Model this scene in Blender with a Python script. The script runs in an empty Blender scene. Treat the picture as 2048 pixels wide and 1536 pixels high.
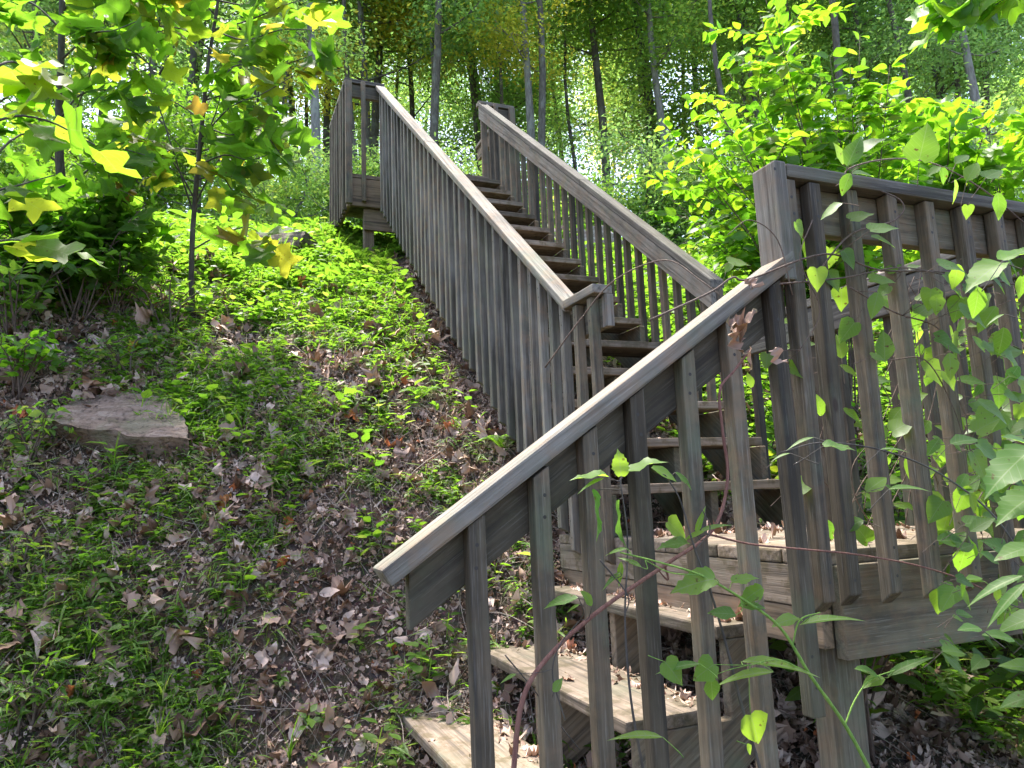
import bpy, math, random
import numpy as np
from mathutils import Vector, Matrix, Euler
random.seed(7); RNG = np.random.RandomState(7)
R_ = math.radians
scene = bpy.context.scene
COL = scene.collection

# ------------------------------------------------------------------ camera, world, sun, exposure
CAM = np.array([-1.5062, -1.5682, 0.166]); YAW, PITCH, ROLL, FPX = 0.3883, 0.1524, -0.0411, 1497.57
_f = np.array([math.sin(YAW)*math.cos(PITCH), math.cos(YAW)*math.cos(PITCH), math.sin(PITCH)])
_r = np.array([math.cos(YAW), -math.sin(YAW), 0.0]); _u = np.cross(_r, _f)
_c, _s = math.cos(ROLL), math.sin(ROLL)
FWD, RGT, UPV = _f, _c*_r + _s*_u, -_s*_r + _c*_u
cd = bpy.data.cameras.new('camera'); cam = bpy.data.objects.new('camera', cd); COL.objects.link(cam)
cd.sensor_width = 36; cd.lens = 36*FPX/2048; cd.clip_start = 0.05; cd.clip_end = 2000
cam.matrix_world = Matrix(((RGT[0], UPV[0], -FWD[0], CAM[0]), (RGT[1], UPV[1], -FWD[1], CAM[1]),
                           (RGT[2], UPV[2], -FWD[2], CAM[2]), (0, 0, 0, 1)))
scene.camera = cam
SUN_EL, SUN_AZ = R_(69), R_(-8)      # azimuth measured from +Y towards +X
w = bpy.data.worlds.new('World'); scene.world = w; w.use_nodes = True
nt = w.node_tree; bg = nt.nodes['Background']
sky = nt.nodes.new('ShaderNodeTexSky'); sky.sky_type = 'NISHITA'; sky.sun_disc = False
sky.sun_elevation = SUN_EL; sky.sun_rotation = SUN_AZ; sky.dust_density = 3.0; sky.air_density = .7; sky.ozone_density = .6
nt.links.new(sky.outputs[0], bg.inputs[0]); bg.inputs[1].default_value = 0.15
ld = bpy.data.lights.new('sun', 'SUN'); ld.energy = 2.1; ld.angle = R_(6); ld.color = (1, .95, .86)
sun = bpy.data.objects.new('sun', ld); COL.objects.link(sun)
sd = Vector((math.sin(SUN_AZ)*math.cos(SUN_EL), math.cos(SUN_AZ)*math.cos(SUN_EL), math.sin(SUN_EL)))
sun.rotation_euler = sd.to_track_quat('Z', 'Y').to_euler(); sun.location = (0, 0, 20)
scene.view_settings.view_transform = 'Standard'; scene.view_settings.look = 'None'
scene.view_settings.exposure = 2.4; scene.view_settings.gamma = 1
scene.cycles.max_bounces = 7; scene.cycles.diffuse_bounces = 3; scene.cycles.transmission_bounces = 4
scene.cycles.transparent_max_bounces = 4; scene.cycles.glossy_bounces = 2

# ------------------------------------------------------------------ places: photo ray -> point at a real distance
def ray(px, py): return FWD*FPX + RGT*(px-1024) - UPV*(py-768)
def at(px, py, d): return CAM + ray(px, py)/FPX*d
def hy(px, py, y): v = ray(px, py); return CAM + v*((y-CAM[1])/v[1])
def hx(px, py, x): v = ray(px, py); return CAM + v*((x-CAM[0])/v[0])

_GY = [-200, -60, -3, -1.6, -1, 0, 1, 1.6, 2, 3, 4.2, 5, 6, 7, 9, 12, 20, 40, 80, 200, 600]
_GZ = [-20, -9, -1.7, -1.4, -1.22, -.95, -.62, -.22, .28, 1.08, 1.93, 2.38, 2.88, 3.1, 3.3, 3.9, 6.6, 15, 30, 55, 60]
def ground(x, y):
    x = np.asarray(x, float); y = np.asarray(y, float)
    z = (np.interp(y-.25, _GY, _GZ)+np.interp(y, _GY, _GZ)*2+np.interp(y+.25, _GY, _GZ))/4
    sx = np.interp(y, [1.6, 2.4, 4.2], [.5, .3, .03])
    xe = np.where(x > 0, np.minimum(x, 3)*.1, np.where(x > -.8, x, -.8+(np.maximum(x, -5)+.8)*.35))
    z = z + sx*xe + np.where(x > 1.2, (np.minimum(x, 8)-1.2)*.1, 0)*np.interp(y, [0, 2, 8], [0, 1, .2])
    n = (.045*np.sin(1.9*x+1.3*y+.5)+.035*np.sin(3.7*x-2.9*y+1)+.018*np.sin(8.1*x+6.3*y)+.012*np.sin(13*x-15*y+2)
         +.008*np.sin(27*x+19*y))
    return z + n*np.interp(y, [-1, 1, 9, 14, 60], [.8, 1, 1.2, 5, 20])
def gz(x, y): return float(ground(x, y))
def gh(px, py, d0=1.5):
    v = ray(px, py)/FPX; d = d0
    while d < 60:
        p = CAM+v*d
        if p[2] < gz(p[0], p[1]): return p
        d += .02
    return CAM+v*20

# ------------------------------------------------------------------ object helpers
def tag(o, label=None, cat=None, group=None, kind=None):
    if label: o['label'] = label
    if cat: o['category'] = cat
    if group: o['group'] = group
    if kind: o['kind'] = kind
    return o
def empty(name, loc=(0, 0, 0), label=None, cat=None, group=None):
    o = bpy.data.objects.new(name, None); COL.objects.link(o); o.location = loc; o.empty_display_size = .1
    return tag(o, label, cat, group)
def link(name, me, mats, parent=None, loc=None, local=False):
    o = bpy.data.objects.new(name, me); COL.objects.link(o)
    for m in (mats if isinstance(mats, (list, tuple)) else [mats]):
        if len(me.materials) < 8 and m.name not in [k.name for k in me.materials if k]: me.materials.append(m)
    if loc is not None: o.location = loc
    if parent is not None:
        o.parent = parent
        if not local: o.matrix_parent_inverse = Matrix.Translation(parent.location).inverted()
    return o

class Soup:
    """many copies of small templates gathered into ONE mesh"""
    def __init__(s): s.V = []; s.L = []; s.T = []; s.M = []; s.UV = []; s.A = []; s.n = 0
    def raw(s, V, faces, mat=0, rnd=None, uv=None):
        V = np.asarray(V, float); lt = np.array([len(f) for f in faces]); lp = np.concatenate([np.asarray(f) for f in faces])
        s.V.append(V); s.L.append(lp+s.n); s.T.append(lt); s.M.append(np.full(len(lt), mat))
        s.UV.append(np.zeros((len(V), 2)) if uv is None else np.asarray(uv))
        s.A.append(np.full(len(V), random.random() if rnd is None else rnd)); s.n += len(V)
    def inst(s, tpl, M3, P, rnd, mat=0):
        """tpl=(V,lp,lt,uv); M3 (N,3,3) columns = axes; P (N,3)"""
        V, lp, lt, uv = tpl; N = len(P)
        if N == 0: return
        W = np.einsum('nij,vj->nvi', M3, V)+P[:, None, :]
        k = len(V); off = (np.arange(N)*k)[:, None]+s.n
        s.V.append(W.reshape(-1, 3)); s.L.append((lp[None, :]+off).reshape(-1)); s.T.append(np.tile(lt, N))
        s.M.append(np.full(len(lt)*N, mat)); s.UV.append(np.tile(uv, (N, 1))); s.A.append(np.repeat(rnd, k)); s.n += N*k
    def mesh(s, name, smooth=False):
        V = np.concatenate(s.V); L = np.concatenate(s.L).astype(np.int32); T = np.concatenate(s.T).astype(np.int32)
        me = bpy.data.meshes.new(name); me.vertices.add(len(V)); me.vertices.foreach_set('co', V.astype(np.float32).ravel())
        me.loops.add(len(L)); me.loops.foreach_set('vertex_index', L)
        me.polygons.add(len(T)); st = np.concatenate([[0], np.cumsum(T)[:-1]]).astype(np.int32)
        me.polygons.foreach_set('loop_start', st); me.polygons.foreach_set('loop_total', T)
        me.polygons.foreach_set('material_index', np.concatenate(s.M).astype(np.int32))
        me.update(calc_edges=True)
        a = me.attributes.new('rnd', 'FLOAT', 'POINT'); a.data.foreach_set('value', np.concatenate(s.A).astype(np.float32))
        u = me.uv_layers.new(name='uv'); u.data.foreach_set('uv', np.concatenate(s.UV)[L].astype(np.float32).ravel())
        if smooth: me.polygons.foreach_set('use_smooth', np.ones(len(T), bool))
        me.validate(); return me

def frames(d, n):
    """rotation matrices whose Y axis is d (tip direction) and Z axis close to n"""
    d = d/np.linalg.norm(d, axis=1, keepdims=True)
    x = np.cross(d, n); x /= np.linalg.norm(x, axis=1, keepdims=True)+1e-9
    z = np.cross(x, d)
    return np.stack([x, d, z], axis=2)
def sc(M, s, sx=None): 
    S = np.asarray(s)[:, None, None]; return M*S
def tube(soup, pts, rad, n=6, mat=0, rnd=None, jitter=0.0):
    P = np.asarray(pts, float); k = len(P); rad = np.broadcast_to(np.asarray(rad, float), (k,))
    V = []; t = np.gradient(P, axis=0)
    t /= np.linalg.norm(t, axis=1, keepdims=True)+1e-9
    ref = np.array([.31, .87, .38]) if abs(t[0] @ np.array([.31, .87, .38])) < .9 else np.array([.9, .1, .4])
    cum = np.concatenate([[0], np.cumsum(np.linalg.norm(np.diff(P, axis=0), axis=1))]); uv = []
    for i in range(k):
        a = np.cross(t[i], ref); a /= np.linalg.norm(a)+1e-9; b = np.cross(t[i], a)
        for j in range(n):
            th = 2*math.pi*j/n; rr = rad[i]*(1+jitter*random.uniform(-1, 1))
            V.append(P[i]+rr*(math.cos(th)*a+math.sin(th)*b)); uv.append((j/n, cum[i]))
    F = []
    for i in range(k-1):
        for j in range(n):
            F.append((i*n+j, i*n+(j+1) % n, (i+1)*n+(j+1) % n, (i+1)*n+j))
    F.append(tuple(range(n))[::-1]); F.append(tuple((k-1)*n+j for j in range(n)))
    soup.raw(V, F, mat, rnd, uv)
def smooth(pts, k=5):
    """Catmull-Rom through the points"""
    P = [np.asarray(p, float) for p in pts]; P = [2*P[0]-P[1]]+P+[2*P[-1]-P[-2]]; out = []
    for i in range(1, len(P)-2):
        for j in range(k):
            t = j/k; a, b, c, d = P[i-1:i+3]
            out.append(.5*((2*b)+(c-a)*t+(2*a-5*b+4*c-d)*t*t+(3*b-a-3*c+d)*t**3))
    out.append(P[-2]); return np.array(out)

# ------------------------------------------------------------------ leaf templates (base at origin, tip +Y, length 1)
def leaf_tpl(half, fold=.25, curl=-.15, wav=.02, seed=0, crumple=0.0):
    r = np.random.RandomState(seed); mid = [(0, 0)]+[(0, tm) for _, _, tm in half]
    V = []; uv = []; F = []
    def z(x, y): return fold*abs(x)+curl*y*y+wav*math.sin(9*y+seed)*abs(x)*4
    n = len(half)
    for _, _, tm in half: V.append((0, tm, z(0, tm))); uv.append((0, tm))
    for s in (1, -1):
        b = len(V)
        for x, y, tm in half:
            xx = x*(1+.06*r.randn()); yy = y+.012*r.randn()
            V.append((s*xx, yy, z(xx, yy))); uv.append((s*xx, yy))
        for i in range(n-1):
            q = [i, b+i, b+i+1, i+1]
            if s < 0: q = q[::-1]
            F.append(q)
    V = np.array(V, float)
    if crumple:
        V[:, 2] += crumple*r.randn(len(V)); V[:, 0] *= 1-.3*r.rand(); a = V[:, 0]
        V[:, 2] += 1.2*crumple*np.sin(7*V[:, 1]+r.rand()*6)+crumple*3*a*a*r.choice([-1, 1.5])*4
    return (V, np.concatenate(F).astype(int), np.array([len(f) for f in F]), np.array(uv, float))
OV = [(0, 0, 0), (.12, .06, .05), (.24, .22, .2), (.29, .4, .38), (.25, .6, .58), (.14, .8, .78), (.04, .95, .93), (0, 1, 1)]
HT = [(0, .0, .0), (.16, -.09, .02), (.34, -.04, .06), (.44, .14, .18), (.42, .36, .36), (.28, .62, .58), (.1, .86, .82), (0, 1, 1)]
LN = [(0, 0, 0), (.07, .12, .12), (.105, .3, .3), (.095, .5, .5), (.055, .75, .75), (0, 1, 1)]
TU = [(0, .0, .0), (.17, -.05, .03), (.36, -.02, .1), (.52, .1, .18), (.6, .2, .24), (.47, .3, .32), (.35, .42, .42), (.36, .52, .5),
      (.5, .66, .58), (.52, .9, .66), (.34, .87, .72), (.16, .8, .76), (0, .72, .78)]
MB = [(0, 0, 0), (.12, -.02, .03), (.2, .06, .1), (.27, .15, .17), (.26, .2, .22), (.32, .3, .31), (.3, .35, .37), (.32, .46, .46), (.27, .51, .53),
      (.26, .61, .62), (.2, .66, .69), (.17, .77, .78), (.08, .84, .86), (0, 1, 1)]
MP = [(0, 0, 0), (.1, .0, .03), (.26, -.04, .08), (.32, .08, .16), (.44, .16, .24), (.4, .28, .34), (.5, .46, .42), (.38, .5, .52), (.34, .58, .58),
      (.32, .72, .68), (.2, .74, .76), (.11, .86, .86), (0, 1, 1)]
TIN = [(0, 0, 0), (.22, .28, .3), (.2, .62, .62), (0, 1, 1)]
T_OV = [leaf_tpl(OV, .2, -.2, .02, i) for i in range(4)]
T_HT = [leaf_tpl(HT, .18, -.15, .03, i) for i in range(4)]
T_LN = [leaf_tpl(LN, .3, -.3, .0, i) for i in range(3)]
T_TU = [leaf_tpl(TU, .12*(i % 3), -.18+.08*i, .05, i) for i in range(5)]
T_MB = [leaf_tpl(MB, .2, -.25, .05, i) for i in range(3)]
T_DEAD = [leaf_tpl((MP, OV, TU, MB, MP, OV, LN)[i % 7], .3-.5*(i % 3 == 0), (.1, -.5, .6)[i % 3], .08, i, .05+.03*(i % 4)) for i in range(21)]
THN = [(0, 0, 0), (.055, .2, .2), (.06, .5, .5), (.03, .8, .8), (0, 1, 1)]
T_THIN = [leaf_tpl(THN, .3, -.25*i, 0, i) for i in range(4)]
T_TIN = [leaf_tpl(TIN, .25, -.15*i, 0, i) for i in range(3)]
def scatter(soup, tpls, P, D, N, S, rnd=None, mat=0, r=None):
    r = r or RNG; n = len(P); P = np.asarray(P, float); D = np.asarray(D, float); N = np.asarray(N, float); S = np.broadcast_to(S, (n,))
    rnd = r.rand(n) if rnd is None else np.broadcast_to(rnd, (n,)); k = r.randint(0, len(tpls), n)
    M = sc(frames(D, N), S)
    for i, t in enumerate(tpls):
        m = k == i
        if m.any(): soup.inst(t, M[m], P[m], rnd[m], mat)

# ------------------------------------------------------------------ materials
def mat(name):
    m = bpy.data.materials.new(name); m.use_nodes = True; n = m.node_tree; p = n.nodes['Principled BSDF']
    return m, n, p
def N(n, t, **k):
    o = n.nodes.new(t)
    for a, b in k.items(): setattr(o, a, b)
    return o
def ramp(n, stops, src=None):
    r = N(n, 'ShaderNodeValToRGB'); e = r.color_ramp.elements
    while len(e) < len(stops): e.new(.5)
    for i, (p, c) in enumerate(stops): e[i].position = p; e[i].color = (*c, 1)
    if src is not None: n.links.new(src, r.inputs[0])
    return r
def noise(n, vec, scale, detail=4, rough=.55, dist=0):
    o = N(n, 'ShaderNodeTexNoise'); o.inputs['Scale'].default_value = scale; o.inputs['Detail'].default_value = detail
    o.inputs['Roughness'].default_value = rough; o.inputs['Distortion'].default_value = dist
    if vec is not None: n.links.new(vec, o.inputs['Vector'])
    return o
def mixc(n, a, b, f, mode='MIX'):
    o = N(n, 'ShaderNodeMix', data_type='RGBA', blend_type=mode)
    for s, v in ((0, f), (6, a), (7, b)):
        if hasattr(v, 'is_output'): n.links.new(v, o.inputs[s])
        elif isinstance(v, (int, float)): o.inputs[s].default_value = v
        else: o.inputs[s].default_value = (*v, 1)
    return o.outputs[2]
def math_(n, op, a, b=None, c=None):
    o = N(n, 'ShaderNodeMath', operation=op)
    for i, v in enumerate((a, b, c)):
        if v is None: continue
        if hasattr(v, 'is_output'): n.links.new(v, o.inputs[i])
        else: o.inputs[i].default_value = v
    return o.outputs[0]
def leaf_mat(name, stops, tstops, trans=.5, rough=.45, veins=0.0, objrnd=.0, spots=0.0, spec=.4):
    m, n, p = mat(name); a = N(n, 'ShaderNodeAttribute', attribute_name='rnd'); src = a.outputs['Fac']
    if objrnd:
        oi = N(n, 'ShaderNodeObjectInfo'); src = math_(n, 'MULTIPLY_ADD', oi.outputs['Random'], objrnd, math_(n, 'MULTIPLY', src, 1-objrnd))
    c = ramp(n, stops, src).outputs[0]; t = ramp(n, tstops, src).outputs[0]
    if veins:
        uv = N(n, 'ShaderNodeUVMap'); sp = N(n, 'ShaderNodeSeparateXYZ'); n.links.new(uv.outputs[0], sp.inputs[0])
        ax = math_(n, 'ABSOLUTE', sp.outputs[0]); mid = math_(n, 'LESS_THAN', ax, .012)
        w_ = math_(n, 'FRACT', math_(n, 'MULTIPLY', math_(n, 'SUBTRACT', sp.outputs[1], math_(n, 'MULTIPLY', ax, .75)), 7.0))
        sv = math_(n, 'LESS_THAN', w_, .09); v = math_(n, 'MAXIMUM', mid, math_(n, 'MULTIPLY', sv, .7))
        c = mixc(n, c, (.22, .3, .12), math_(n, 'MULTIPLY', v, veins)); t = mixc(n, t, (.3, .42, .1), math_(n, 'MULTIPLY', v, veins*.7))
    if spots:
        tc = N(n, 'ShaderNodeTexCoord'); ns = noise(n, tc.outputs['Object'], 60, 2)
        f = ramp(n, [(.66, (0, 0, 0)), (.72, (1, 1, 1))], ns.outputs[0]).outputs[0]
        c = mixc(n, c, (.12, .06, .02), math_(n, 'MULTIPLY', f, spots)); t = mixc(n, t, (.12, .06, .02), math_(n, 'MULTIPLY', f, spots))
    n.links.new(c, p.inputs['Base Color']); p.inputs['Roughness'].default_value = rough
    p.inputs['Specular IOR Level'].default_value = spec
    tr = N(n, 'ShaderNodeBsdfTranslucent'); n.links.new(t, tr.inputs[0])
    mx = N(n, 'ShaderNodeMixShader'); mx.inputs[0].default_value = trans
    n.links.new(p.outputs[0], mx.inputs[1]); n.links.new(tr.outputs[0], mx.inputs[2])
    n.links.new(mx.outputs[0], n.nodes['Material Output'].inputs[0]); return m
G1, G2, G3 = (.035, .085, .014), (.06, .13, .02), (.1, .17, .025)
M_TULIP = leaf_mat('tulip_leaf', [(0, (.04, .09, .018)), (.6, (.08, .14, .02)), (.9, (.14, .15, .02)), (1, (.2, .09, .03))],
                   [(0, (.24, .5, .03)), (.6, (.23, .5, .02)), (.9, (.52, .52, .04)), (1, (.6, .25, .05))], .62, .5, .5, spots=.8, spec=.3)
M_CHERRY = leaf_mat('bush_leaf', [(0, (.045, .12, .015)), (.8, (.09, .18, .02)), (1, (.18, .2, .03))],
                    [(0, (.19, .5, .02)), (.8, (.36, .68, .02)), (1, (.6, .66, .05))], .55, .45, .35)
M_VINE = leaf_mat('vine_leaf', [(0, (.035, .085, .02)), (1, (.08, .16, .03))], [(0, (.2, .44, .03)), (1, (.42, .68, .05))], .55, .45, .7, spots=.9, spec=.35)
M_BLUE = leaf_mat('bramble_leaf', [(0, (.05, .12, .035)), (1, (.09, .18, .04))], [(0, (.2, .44, .04)), (1, (.46, .74, .05))], .55, .5, .9, spots=.7, spec=.3)
M_GRASS = leaf_mat('grass_leaf', [(0, (.05, .11, .016)), (.7, (.1, .19, .025)), (1, (.2, .22, .05))],
                   [(0, (.18, .42, .03)), (.7, (.3, .56, .03)), (1, (.5, .56, .1))], .5, .5)
M_FOREST = leaf_mat('forest_leaf', [(0, (.06, .115, .04)), (.6, (.095, .17, .05)), (.88, (.14, .2, .045)), (1, (.26, .22, .05))],
                    [(0, (.26, .5, .13)), (.6, (.42, .68, .14)), (.88, (.7, .84, .12)), (1, (.98, .78, .14))], .67, .4, 0, .35, spec=.6)
M_YELLOW = leaf_mat('yellowing_leaf', [(0, (.09, .14, .02)), (.5, (.24, .25, .03)), (1, (.4, .32, .04))],
                    [(0, (.5, .65, .06)), (.5, (.9, .85, .1)), (1, (1, .8, .12))], .65, .4, 0, .1)
M_DEAD = leaf_mat('dead_leaf', [(0, (.1, .05, .033)), (.25, (.24, .14, .095)), (.6, (.42, .28, .21)), (.95, (.62, .47, .38)), (1, (.42, .11, .03))],
                  [(0, (.1, .05, .03)), (1, (.3, .15, .08))], .12, .6, .3)
M_RUST = leaf_mat('rust_leaf', [(0, (.28, .06, .02)), (1, (.5, .3, .03))], [(0, (.4, .1, .03)), (1, (.8, .5, .04))], .4, .5, .4)

def bark(name, c1, c2, scale=9, lich=.3):
    m, n, p = mat(name); tc = N(n, 'ShaderNodeTexCoord'); mp = N(n, 'ShaderNodeMapping'); mp.inputs['Scale'].default_value = (1, 1, .22)
    n.links.new(tc.outputs['Object'], mp.inputs[0]); a = noise(n, mp.outputs[0], scale*3, 5, .6, .4); b = noise(n, tc.outputs['Object'], 2.2, 3)
    c = ramp(n, [(.3, c1), (.7, c2)], a.outputs[0]).outputs[0]
    f = ramp(n, [(.52, (0, 0, 0)), (.62, (1, 1, 1))], b.outputs[0]).outputs[0]
    c = mixc(n, c, (.3, .33, .27), math_(n, 'MULTIPLY', f, lich)); n.links.new(c, p.inputs['Base Color']); p.inputs['Roughness'].default_value = .9
    bp = N(n, 'ShaderNodeBump'); bp.inputs['Strength'].default_value = .6; bp.inputs['Distance'].default_value = .01
    n.links.new(a.outputs[0], bp.inputs['Height']); n.links.new(bp.outputs[0], p.inputs['Normal']); return m
M_BARK = bark('forest_bark', (.05, .044, .034), (.16, .145, .112)); M_PALE = bark('pale_bark', (.12, .115, .095), (.3, .29, .25), 7, .5)
M_TWIG = bark('twig_bark', (.06, .04, .03), (.16, .11, .08), 30, .05); M_DARK = bark('sapling_bark', (.035, .03, .025), (.1, .085, .07), 20, .2)
M_STRAW = bark('dry_straw', (.2, .15, .11), (.42, .35, .28), 40, 0); M_RED = bark('red_stem', (.12, .045, .035), (.22, .11, .08), 40, 0)
M_GSTEM = bark('green_stem', (.1, .2, .03), (.22, .36, .06), 40, 0)

def wood(name, light, dark, green=.25, warm=(.22, .13, .07), warmf=.2, dirt=.0, streak=.7):
    m, n, p = mat(name); tc = N(n, 'ShaderNodeTexCoord'); oi = N(n, 'ShaderNodeObjectInfo')
    add = N(n, 'ShaderNodeVectorMath', operation='ADD'); sv = N(n, 'ShaderNodeVectorMath', operation='SCALE'); sv.inputs[0].default_value = (7, 3, 5)
    n.links.new(oi.outputs['Random'], sv.inputs['Scale']); n.links.new(tc.outputs['Object'], add.inputs[0]); n.links.new(sv.outputs[0], add.inputs[1])
    P_ = add.outputs[0]
    mp = N(n, 'ShaderNodeMapping'); mp.inputs['Scale'].default_value = (.09, 1, 1); n.links.new(P_, mp.inputs[0])
    # growth rings cut lengthways: distorted bands across the board
    wv = N(n, 'ShaderNodeTexWave', wave_type='RINGS', rings_direction='X'); wv.inputs['Scale'].default_value = 15; wv.inputs['Distortion'].default_value = 11
    wv.inputs['Detail'].default_value = 2; wv.inputs['Detail Scale'].default_value = .9; n.links.new(mp.outputs[0], wv.inputs['Vector'])
    mp2 = N(n, 'ShaderNodeMapping'); mp2.inputs['Scale'].default_value = (.035, 1, 1); n.links.new(P_, mp2.inputs[0])
    fi = noise(n, mp2.outputs[0], 260, 4, .6); st = noise(n, mp2.outputs[0], 45, 3, .6)
    bl = noise(n, P_, 4.5, 4, .6); bl2 = noise(n, P_, 13, 4, .65)
    c = mixc(n, dark, light, ramp(n, [(.25, (0, 0, 0)), (.7, (1, 1, 1))], bl.outputs[0]).outputs[0])
    c = mixc(n, c, mixc(n, c, (.3, .28, .26), 1, 'MULTIPLY'), math_(n, 'MULTIPLY', ramp(n, [(.1, (1, 1, 1)), (.5, (0, 0, 0))], wv.outputs[0]).outputs[0], .3))
    c = mixc(n, c, (.045, .04, .034), math_(n, 'MULTIPLY', ramp(n, [(.34, (1, 1, 1)), (.5, (0, 0, 0))], st.outputs[0]).outputs[0], streak))
    c = mixc(n, c, (.45, .42, .37), math_(n, 'MULTIPLY', ramp(n, [(.55, (0, 0, 0)), (.75, (1, 1, 1))], fi.outputs[0]).outputs[0], .25))
    g_ = ramp(n, [(.5, (0, 0, 0)), (.68, (1, 1, 1))], noise(n, P_, 3.1, 5, .7).outputs[0]).outputs[0]
    c = mixc(n, c, (.13, .16, .1), math_(n, 'MULTIPLY', g_, green))
    c = mixc(n, c, warm, math_(n, 'MULTIPLY', math_(n, 'MULTIPLY', oi.outputs['Random'], ramp(n, [(.45, (0, 0, 0)), (.7, (1, 1, 1))], bl2.outputs[0]).outputs[0]), warmf*2))
    if dirt: c = mixc(n, c, (.07, .06, .03), math_(n, 'MULTIPLY', ramp(n, [(.5, (0, 0, 0)), (.6, (1, 1, 1))], bl2.outputs[0]).outputs[0], dirt))
    # knots
    vo = N(n, 'ShaderNodeTexVoronoi'); vo.inputs['Scale'].default_value = 2.4
    mp3 = N(n, 'ShaderNodeMapping'); mp3.inputs['Scale'].default_value = (.9, 1.9, 1.9); n.links.new(P_, mp3.inputs[0]); n.links.new(mp3.outputs[0], vo.inputs['Vector'])
    kd = vo.outputs['Distance']
    kn = ramp(n, [(.028, (1, 1, 1)), (.05, (0, 0, 0))], kd).outputs[0]
    c = mixc(n, c, (.06, .04, .03), math_(n, 'MULTIPLY', kn, .85))
    # each board weathers to its own tone
    hv = N(n, 'ShaderNodeHueSaturation'); hv.inputs['Saturation'].default_value = 1
    n.links.new(math_(n, 'MULTIPLY_ADD', oi.outputs['Random'], .7, .68), hv.inputs['Value']); n.links.new(c, hv.inputs['Color'])
    n.links.new(hv.outputs[0], p.inputs['Base Color']); p.inputs['Roughness'].default_value = .82; p.inputs['Specular IOR Level'].default_value = .25
    h = math_(n, 'ADD', math_(n, 'MULTIPLY', wv.outputs[0], .12), math_(n, 'ADD', math_(n, 'MULTIPLY', fi.outputs[0], .6), math_(n, 'MULTIPLY', st.outputs[0], .9)))
    bp = N(n, 'ShaderNodeBump'); bp.inputs['Strength'].default_value = .7; bp.inputs['Distance'].default_value = .004
    n.links.new(h, bp.inputs['Height']); n.links.new(bp.outputs[0], p.inputs['Normal']); return m
W_CAP = wood('weathered_cap', (.2, .184, .156), (.105, .094, .075), .35, warmf=.25, streak=.85)
W_BAL = wood('weathered_baluster', (.145, .12, .085), (.066, .053, .036), .4, warmf=.22, streak=.9)
W_TREAD = wood('weathered_tread', (.26, .205, .155), (.14, .11, .078), .3, warmf=.3, dirt=.6)
W_BEAM = wood('weathered_beam', (.15, .13, .092), (.075, .064, .043), .5, warmf=.25)
W_NEW = wood('tan_lumber', (.33, .245, .165), (.22, .155, .1), .2, (.4, .26, .14), .4)
m_, n_, p_ = mat('nail_steel'); p_.inputs['Base Color'].default_value = (.03, .025, .02, 1); p_.inputs['Roughness'].default_value = .6; M_NAIL = m_

m_, n_, p_ = mat('forest_soil'); tc_ = N(n_, 'ShaderNodeTexCoord')
a_ = noise(n_, tc_.outputs['Object'], 30, 8, .75); b_ = noise(n_, tc_.outputs['Object'], 2.0, 4, .6)
v_ = N(n_, 'ShaderNodeTexVoronoi'); v_.inputs['Scale'].default_value = 42; n_.links.new(mixc(n_, tc_.outputs['Object'], a_.outputs['Color'], .06), v_.inputs['Vector'])
c_ = ramp(n_, [(.32, (.035, .022, .014)), (.52, (.17, .11, .07)), (.7, (.4, .29, .21))], a_.outputs[0]).outputs[0]
c_ = mixc(n_, c_, mixc(n_, c_, v_.outputs['Color'], .7, 'MULTIPLY'), .6)
c_ = mixc(n_, c_, (.05, .055, .022), math_(n_, 'MULTIPLY', ramp(n_, [(.5, (0, 0, 0)), (.62, (1, 1, 1))], b_.outputs[0]).outputs[0], .6))
n_.links.new(c_, p_.inputs['Base Color']); p_.inputs['Roughness'].default_value = .95
bp_ = N(n_, 'ShaderNodeBump'); bp_.inputs['Strength'].default_value = 1; bp_.inputs['Distance'].default_value = .05
n_.links.new(a_.outputs[0], bp_.inputs['Height']); n_.links.new(bp_.outputs[0], p_.inputs['Normal']); M_SOIL = m_
def rockm(name, c1, c2, c3):
    m, n, p = mat(name); tc = N(n, 'ShaderNodeTexCoord'); mp = N(n, 'ShaderNodeMapping'); mp.inputs['Scale'].default_value = (1, 1, 3.5); n.links.new(tc.outputs['Object'], mp.inputs[0])
    a = noise(n, mp.outputs[0], 7, 7, .68, .6); b = noise(n, tc.outputs['Object'], 3, 4, .6); d = noise(n, tc.outputs['Object'], 40, 5, .7)
    c = ramp(n, [(.3, c1), (.5, c2), (.72, c3)], a.outputs[0]).outputs[0]
    c = mixc(n, c, (.09, .11, .045), math_(n, 'MULTIPLY', ramp(n, [(.5, (0, 0, 0)), (.62, (1, 1, 1))], b.outputs[0]).outputs[0], .45))
    c = mixc(n, c, mixc(n, c, (.4, .38, .36), 1, 'MULTIPLY'), ramp(n, [(.35, (1, 1, 1)), (.5, (0, 0, 0))], d.outputs[0]).outputs[0])
    n.links.new(c, p.inputs['Base Color']); p.inputs['Roughness'].default_value = .85
    bp = N(n, 'ShaderNodeBump'); bp.inputs['Strength'].default_value = 1; bp.inputs['Distance'].default_value = .025
    n.links.new(math_(n, 'ADD', a.outputs[0], math_(n, 'MULTIPLY', d.outputs[0], .4)), bp.inputs['Height']); n.links.new(bp.outputs[0], p.inputs['Normal']); return m
M_ROCK = rockm('pink_sandstone', (.11, .07, .045), (.24, .165, .12), (.36, .29, .23)); M_ROCK2 = rockm('brown_rock', (.08, .06, .05), (.2, .14, .11), (.33, .26, .22))
M_ROCK3 = rockm('pale_rock', (.3, .2, .15), (.45, .36, .3), (.55, .5, .45))

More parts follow.
